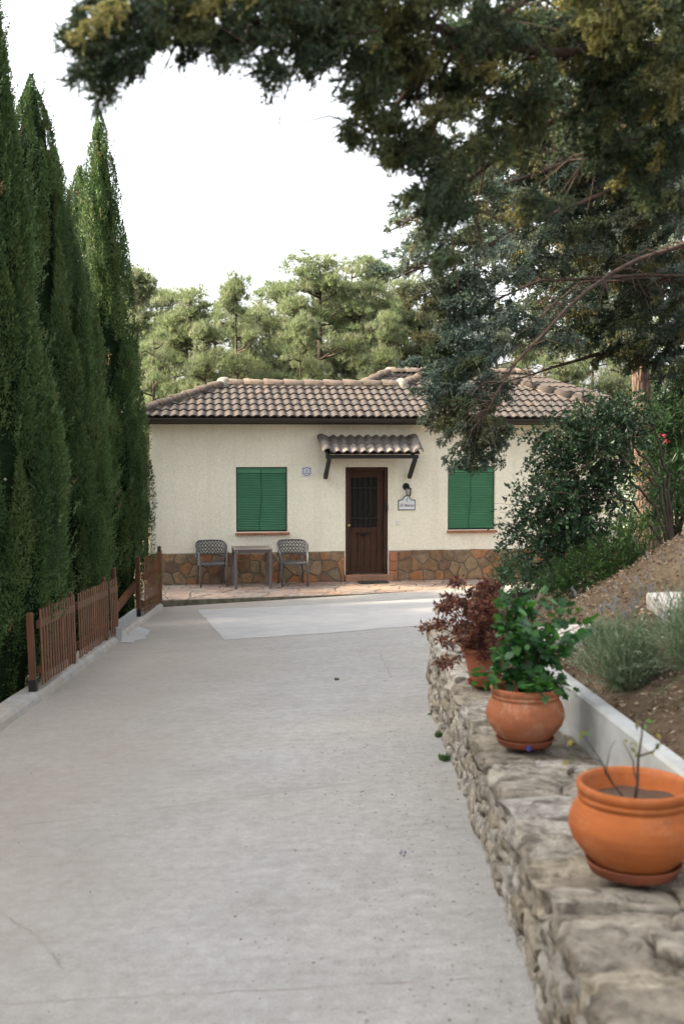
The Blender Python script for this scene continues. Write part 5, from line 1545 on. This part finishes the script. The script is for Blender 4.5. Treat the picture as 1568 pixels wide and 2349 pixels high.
# ---- pines beyond the roof
def pine_variant(seed, H=9.0, spread=2.2, nbr=46, pal=None):
    rs_ = random.Random(seed); rn = np.random.default_rng(seed)
    wood_ = MB()
    tk = [Vector((.15 * noise.noise((seed, z * .3, 0)), .15 * noise.noise((seed + 5, z * .3, 0)), z)) for z in np.linspace(0, H, 12)]
    wood_.tube(tk, list(np.linspace(.17, .02, 12)), 8)
    L = Leaves(); ctr = []
    for i in range(nbr):
        t = rs_.uniform(.18, .99); z = t * H
        a = rs_.uniform(0, 2 * math.pi)
        ln_ = spread * (1.04 - t) ** .70 * rs_.uniform(.6, 1.15) + .2
        p0 = Vector((0, 0, z)); up = rs_.uniform(.15, .55)
        pts_ = [p0, p0 + Vector((math.cos(a) * ln_ * .5, math.sin(a) * ln_ * .5, ln_ * .12)), p0 + Vector((math.cos(a) * ln_, math.sin(a) * ln_, ln_ * up))]
        wood_.tube(pts_, [.04, .025, .01], 5)
        for k_ in range(5):
            q = pts_[1].lerp(pts_[2], rs_.uniform(-.2, 1.08)) + Vector((rs_.gauss(0, .18), rs_.gauss(0, .18), rs_.gauss(.05, .15)))
            ctr.append(q)
            wood_.tube([pts_[1].lerp(pts_[2], rs_.uniform(0, .9)), q], [.012, .006], 3, False)
    ctr.append(Vector((0, 0, H)))
    C = arr(ctr); nT = 13
    c = np.repeat(C, nT, 0); e = nrm(rn.normal(size=(len(c), 3))) * (rn.uniform(.2, 1, (len(c), 1)) ** .5)
    e[:, 2] = np.abs(e[:, 2]) * 1.0 - .14
    tp_ = c + e * np.repeat(rn.uniform(.20, .40, (len(C), 1)), nT, 0)
    ax = nrm(e * .6 + np.array([0, 0, .95]))
    pal = np.array(pal or [(.135, .165, .080), (.11, .142, .070), (.155, .182, .095), (.17, .185, .11)])  # distance haze put into the needle colour as pale, greyed tints
    tc = np.repeat(pal[rn.integers(0, len(pal), len(C))], nT, 0)
    nN = 10
    P = np.repeat(tp_, nN, 0); D = nrm(np.repeat(ax, nN, 0) + .85 * nrm(rn.normal(size=(len(P), 3))))
    P = P + D * .02
    T = np.repeat(tc, nN, 0) * (1 + .25 * rn.uniform(-1, 1, (len(P), 1)))
    L.needles(P, D, rn.uniform(.15, .26, len(P)), .019, T)
    return wood_.mesh('trunk', M['bark'], True), L.mesh('crown', M['pine_leaf'])
variants = [pine_variant(i + 60, nbr=48 + 4 * i, spread=1.8 + .2 * i) for i in range(4)]
pines = [(312, 622, 34, 'pale pine at the far end beside the cypresses, tallest of its side', 1.0, 0), (372, 668, 39, None, 1, 1), (430, 676, 33, 'rounded pine above the roof hip', 1.1, 2),
         (542, 640, 31, 'open-crowned pine with bare trunk showing above the roof middle', .8, 0), (603, 668, 39, None, 1, 3), (640, 652, 36, None, 1, 1),
         (733, 600, 33, 'broad dark-trunked pine standing above the ridge end', 1.25, 2), (806, 590, 38, 'tallest pale pine behind the higher ridge', 1.15, 3), (858, 602, 34, None, 1, 1),
         (930, 650, 37, None, 1, 2), (1030, 660, 34, None, 1, 0), (1140, 690, 37, None, 1, 3), (1250, 700, 33, None, 1, 1), (1360, 710, 36, None, 1, 2), (1450, 690, 32, None, 1, 0), (1540, 700, 36, None, 1, 3),
         (230, 660, 37, None, 1, 2), (120, 640, 38, None, 1, 1), (350, 760, 29, None, .85, 3), (470, 745, 30, None, .85, 1), (690, 730, 30, None, .8, 0), (890, 730, 31, None, .9, 2), (1290, 790, 29, None, 1, 3), (1420, 800, 29, None, 1, 1), (1180, 780, 31, None, 1, 0), (400, 720, 33, None, 1.1, 0), (490, 690, 36, None, 1.1, 3), (570, 720, 35, None, 1.1, 2), (675, 690, 34, None, 1.1, 1), (770, 650, 36, None, 1.1, 0), (830, 660, 33, None, 1.1, 2), (960, 720, 34, None, 1.1, 1), (300, 700, 36, None, 1.1, 2)]
hidden_lab = 'sage green pine standing in the dense wood behind the tiled roof'
rpn = random.Random(9)
for i, (px_, py_, Y, lab, wd, v) in enumerate(pines):
    top = at(px_, py_, Y); z0 = -1.9
    sc = (top.z - z0) / 9.25
    root = empty('pine_tree', (top.x, top.y, z0), rpn.uniform(0, 6.28), lab or hidden_lab, 'pine', 'pines behind the house')
    root.scale = (sc * wd * rpn.uniform(.85, 1.05), sc * wd * .95, sc)
    put('trunk', variants[v][0], root); put('crown', variants[v][1], root)

# unseen pines added left of the cypresses to keep the drive in shade
rq = random.Random(12)
for i in range(26):
    y = -7.5 + 1.32 * i
    x = -8.6 - 2.0 * (i % 2) + rq.uniform(-.3, .3)
    ztop = (8.0 if y < 16 else 5.0) + rq.uniform(-.3, .3)
    root = empty('pine_tree', (x, y, -1.2), rq.uniform(0, 6.28), 'unseen pine added beyond the cypresses to shade the drive', 'pine', 'unseen shade pines left of the cypresses')
    sc = (ztop + 1.2) / 9.25
    root.scale = (sc * 1.5, sc * 1.5, sc)
    put('trunk', variants[i % 4][0], root); put('crown', variants[i % 4][1], root)

# reddish pine trunk beside the house
pt0 = at(1500, 1215, 16.0); pt1 = at(1478, 860, 16.0)
big = empty('pine_tree', (pt0.x, pt0.y, bz(pt0.x, pt0.y) - .1), 0, 'big pine with reddish furrowed trunk beside the right house corner', 'pine')
tk = MB(); dxz = (pt1.x - pt0.x) / (pt1.z - pt0.z)
zz = np.linspace(-.2, 9, 30)
tk.tube([(dxz * z, .03 * math.sin(z), z) for z in zz], [.165 - .011 * z for z in zz], 20)
tk.V = [tuple(Vector(v) + Vector((v[0] - dxz * v[2], v[1], 0)) * .22 * noise.noise(Vector((v[0] * 9, v[1] * 9, v[2] * 1.5)))) for v in tk.V]
tk.build('trunk', M['pine_bark'], big, smooth=True)
put('crown', variants[2][1], big, (0, 0, 2.2), None, (1.0, 1.0, 0.85))

# ---- shrubs at the right
def leafy_mass(L, masses, dens, leafL, leafW, pal, w=None, up=None, jit=.3, twig_l=.22, per=14, tb=None, org=None, flat=0):
    """leafy twigs: each twig starts inside the mass, arches outward and carries leaves along its length"""
    for px, py, Y, rx, ry, dep in masses:
        s_ = Y / FPX
        n = int(dens * rx * s_ * ry * s_ * (.4 + dep) / per)
        e = ellipsoid_pts(n); c0 = arr(at(px, py, Y)); sz = np.array([rx * s_, dep, ry * s_])
        a = c0 + e * sz * .8
        d = nrm(e + .7 * rvec(n) + np.array([0, 0, .0 if up is None else up]))
        ln = twig_l * rng.uniform(.5, 1.3, n)
        if tb is not None:
            for i in range(n):
                q0, q1 = Vector(a[i]) - org, Vector(a[i] + d[i] * ln[i]) - org
                tb.tube([q0, q1], [.003, .0012], 3, False)
        tc = mixtint(n, pal, w, jit)
        t = np.tile((np.arange(per) + .5) / per, n)
        A, D, T = np.repeat(a, per, 0), np.repeat(d, per, 0), np.repeat(tc, per, 0)
        P_ = A + D * (t * np.repeat(ln, per))[:, None]; P_[:, 2] -= .25 * np.repeat(ln, per) * t ** 2 * (1 if up is None else 0)
        D2 = nrm(D * .7 + rvec(len(D)) * .8)
        m = len(P_)
        L.diamonds(P_, D2, rng.uniform(*leafL, m), rng.uniform(*leafW, m), T * (1 + .2 * rng.uniform(-1, 1, (m, 1))), up=None if flat < .5 else (0, -.3, .7))
def shrub(name, base_px, Y, label, cat, branches, masses, dens, leafL, leafW, pal, w=None, up=None, r0=.02, mat='shrub_leaf', twig_l=.22, per=14):
    b0 = at(*base_px, Y); b0.z = bz(b0.x, b0.y)
    root = empty(name, b0, 0, label, cat)
    st_ = MB()
    for br in branches:
        pts_ = [b0 + Vector((0, 0, -.05))] + [at(*q) for q in br]
        fine = [pts_[i].lerp(pts_[i + 1], k_ / 5) + Vector((noise.noise(pts_[i] * 3 + Vector((k_, 0, 0))), 0, noise.noise(pts_[i] * 3 + Vector((0, k_, 0))))) * .03 for i in range(len(pts_) - 1) for k_ in range(5)] + [pts_[-1]]
        st_.tube([q - b0 for q in fine], list(np.linspace(r0, .005, len(fine))), 6)
    st_.build('branch', M['bark'], root, smooth=True)
    tb = MB(); L = Leaves(); leafy_mass(L, masses, dens, leafL, leafW, pal, w, up, twig_l=twig_l, per=per, tb=tb, org=b0)
    tag(tb.build('twigs', M['bark'], root), kind='stuff')
    L.V = [v - arr(b0) for v in L.V]
    put('foliage', L.mesh('foliage', M[mat]), root)
    return root
Yv = 11.0
shrub('viburnum', (1545, 1215), Yv, 'arching dark green shrub with leafy boughs covering the right house wall', 'shrub',
      [[(1520, 1100, Yv), (1470, 1040, Yv), (1390, 975, Yv), (1290, 975, Yv), (1225, 1010, Yv)], [(1510, 1120, Yv), (1450, 1060, Yv - .2), (1380, 1050, Yv - .3), (1290, 1090, Yv - .3), (1200, 1170, Yv - .3)],
       [(1500, 1160, Yv), (1440, 1095, Yv), (1390, 1080, Yv), (1310, 1120, Yv), (1240, 1220, Yv)], [(1530, 1090, Yv), (1500, 980, Yv), (1430, 920, Yv), (1360, 950, Yv)], [(1450, 1150, Yv), (1370, 1140, Yv - .3), (1260, 1130, Yv - .4), (1190, 1140, Yv - .4)]],
      [(1290, 985, Yv, 62, 36, .25), (1380, 965, Yv, 70, 45, .3), (1250, 1045, Yv, 38, 22, .15), (1340, 1050, Yv, 75, 42, .3), (1400, 1030, Yv, 55, 45, .3), (1410, 945, Yv, 50, 26, .3), (1265, 1120, Yv - .2, 50, 26, .2), (1350, 1120, Yv, 70, 38, .3),
       (1225, 1165, Yv - .3, 45, 30, .2), (1300, 1180, Yv - .2, 70, 45, .3), (1210, 1225, Yv - .3, 38, 30, .2), (1290, 1245, Yv - .2, 75, 40, .3), (1370, 1200, Yv, 50, 50, .3), (1180, 1265, Yv - .3, 22, 30, .12), (1235, 1285, Yv - .3, 30, 35, .15), (1390, 1110, Yv, 38, 36, .25), (1232, 1010, Yv, 28, 18, .1), (1195, 1135, Yv, 26, 8, .08), (1240, 1220, Yv - .3, 50, 40, .2), (1300, 1210, Yv - .3, 60, 40, .2), (1330, 1000, Yv, 80, 40, .3), (1320, 1090, Yv, 80, 50, .3), (1270, 1160, Yv - .2, 60, 50, .25), (1330, 1250, Yv, 70, 45, .3), (1430, 985, Yv, 40, 40, .3)],
      27000, (.035, .06), (.020, .034), [(.030, .068, .030), (.022, .05, .024), (.050, .092, .042), (.10, .125, .06)], [.38, .32, .22, .08], r0=.015, twig_l=.26, per=13)
# pale seed heads
Yb = 10.3
shrub('broom_bush', (1380, 1370), Yb, 'bright green fine-leaved bush behind the crest of the bank', 'bush', [[(1400, 1300, Yb), (1440, 1220, Yb)], [(1350, 1340, Yb), (1310, 1310, Yb)]],
      [(1405, 1290, Yb, 70, 55, .35), (1340, 1325, Yb, 75, 48, .35), (1450, 1230, Yb, 42, 45, .3), (1290, 1350, Yb, 55, 40, .3), (1460, 1290, Yb + .1, 40, 40, .3)],
      90000, (.025, .05), (.006, .011), [(.040, .098, .022), (.03, .075, .02), (.06, .13, .03)], None, .8, twig_l=.16, per=20)
shrub('rosemary_bush', (1190, 1375), 13.0, 'dark green rosemary bush against the terrace below the arching shrub', 'bush', [[(1185, 1330, 13.0)], [(1220, 1320, 13.0)]],
      [(1190, 1315, 13.0, 46, 42, .35), (1235, 1335, 13.0, 42, 36, .3), (1160, 1345, 12.6, 30, 28, .25), (1280, 1330, 13.0, 45, 40, .3)],
      60000, (.03, .055), (.008, .014), [(.038, .085, .026), (.03, .068, .024), (.06, .12, .04)], None, .7, twig_l=.18, per=18)
shrub('oleander', (1545, 1210), 12.0, 'tall oleander with long dark leaves at the picture edge', 'oleander', [[(1535, 1080, 12.0), (1520, 950, 12.0)], [(1560, 1080, 12.0), (1570, 920, 12.0)], [(1590, 1050, 12.0), (1610, 900, 12.0)]],
      [(1530, 1090, 12.0, 48, 90, .4), (1570, 1000, 12.0, 60, 110, .4), (1520, 960, 12.0, 38, 60, .3), (1550, 1170, 12.0, 60, 40, .4), (1640, 1020, 12.0, 60, 140, .5)],
      16000, (.09, .16), (.014, .022), [(.022, .06, .02), (.035, .08, .028), (.055, .10, .04), (.26, .22, .03)], [.45, .33, .2, .02], .3, r0=.025, twig_l=.3, per=12)
# two red oleander blooms
ob = [o_ for o_ in bpy.data.objects if o_.name.startswith('oleander')][0]
for q_ in ((1520, 998), (1528, 1011)):
    fl = Leaves(); c_ = arr(at(q_[0], q_[1], 11.5))[None] + rng.normal(size=(9, 3)) * .007 - arr(ob.location)
    fl.diamonds(c_, rvec(9), .026, .022, mixtint(9, [(.26, .010, .035), (.34, .02, .06)]))
    put('flower', fl.mesh('flower', M['pot_leaf']), ob)
shrub('olive_bush', (1450, 1200), 19.5, 'pale silvery bush glimpsed between house corner and pine trunk', 'bush', [[(1450, 1130, 19.5)]],
      [(1448, 1140, 19.5, 30, 70, .4), (1470, 1180, 19.5, 30, 40, .4)], 9000, (.05, .08), (.02, .03), [(.30, .36, .27), (.22, .28, .20), (.38, .43, .34)], None, .3)
shrub('laurel_bush', (1600, 1100), 19.0, 'dark mass of laurel closing the view right of the house', 'bush', [[(1560, 1000, 19.0)]],
      [(1545, 1090, 19.0, 50, 130, .6), (1600, 1000, 19.0, 70, 150, .6), (1530, 930, 20.0, 50, 60, .6)], 5000, (.06, .10), (.03, .045), [(.025, .06, .022), (.04, .08, .03)], None, .2)

# ---- litter and weeds
lv = Leaves(); n = 1100
k_ = rng.uniform(0, 1, n)
Xc = wall_x(5) - np.abs(rng.normal(0, .55, n)) - .02; Yc = rng.uniform(2.4, 9, n) ** 1.0
m2 = 320
Xc[:m2] = rng.uniform(-2.7, .6, m2); Yc[:m2] = rng.uniform(2.5, 16, m2)
Xc = np.minimum(Xc, wall_x(Yc) - .02); Xc = np.maximum(Xc, fence_x(Yc) + .15)
P_ = np.stack([Xc, Yc, gz(Xc, Yc) + .004], -1); d = rvec(n); d[:, 2] = .05; d = nrm(d)
lv.diamonds(P_, d, rng.uniform(.006, .024, n), rng.uniform(.002, .006, n), mixtint(n, [(.12, .065, .035), (.20, .12, .07), (.07, .045, .03), (.16, .075, .045)]), up=(0, 0, 1))
p1_ = ground_at(926, 1962); c_ = arr(p1_)[None] + rng.normal(size=(9, 3)) * .012; c_[:, 2] = p1_.z + .006
lv.diamonds(c_, rvec(9), .02, .012, mixtint(9, [(.13, .12, .22)]), up=(0, 0, 1))
tag(put('leaf_litter', lv.mesh('leaf_litter', M['litter'])), 'dry brown leaf crumbs and petals scattered on the concrete driveway', 'litter', kind='stuff')
def weed(p, r, h, label, n=60):
    root_ = empty('weed', p, 0, label, 'weed', 'weeds on the driveway')
    L = Leaves(); a = rvec(n); a[:, 2] = np.abs(a[:, 2]) + .3; a = nrm(a)
    L.diamonds(rng.normal(size=(n, 3)) * r * .3 * np.array([1, 1, .1]), a, h * rng.uniform(.5, 1, n), .012, mixtint(n, [(.05, .10, .03), (.08, .13, .04)]))
    put('leaves', L.mesh('leaves', M['pot_leaf']), root_)
weed(ground_at(772, 1560), .03, .03, 'tiny weed sprouting from the crack in the middle of the driveway', 40)
for (px_, py_), lab in (((992, 1640), 'small weed at the wall foot farthest down the drive'), ((1000, 1690), 'small leafy weed at the wall foot between two others'), ((1014, 1745), 'green weed at the wall foot nearest the pots')):
    q = ground_at(px_ + 5, py_); weed(q, .05, .055, lab, 60)
nb = MB(); nb.lathe([(.001, 0), (.012, 0), (.014, .004), (.012, .02), (.001, .02)], 10)
bp = zplane_at(1212, 1722, wtop(5.1) + .02)
tag(nb.build('bottle_cap', simple('blue_cap', (.03, .03, .14), None, 5, .5), None, bp, (0, 0, 0), smooth=False), 'small dark blue cap lying on the wall before the middle pot', 'cap')
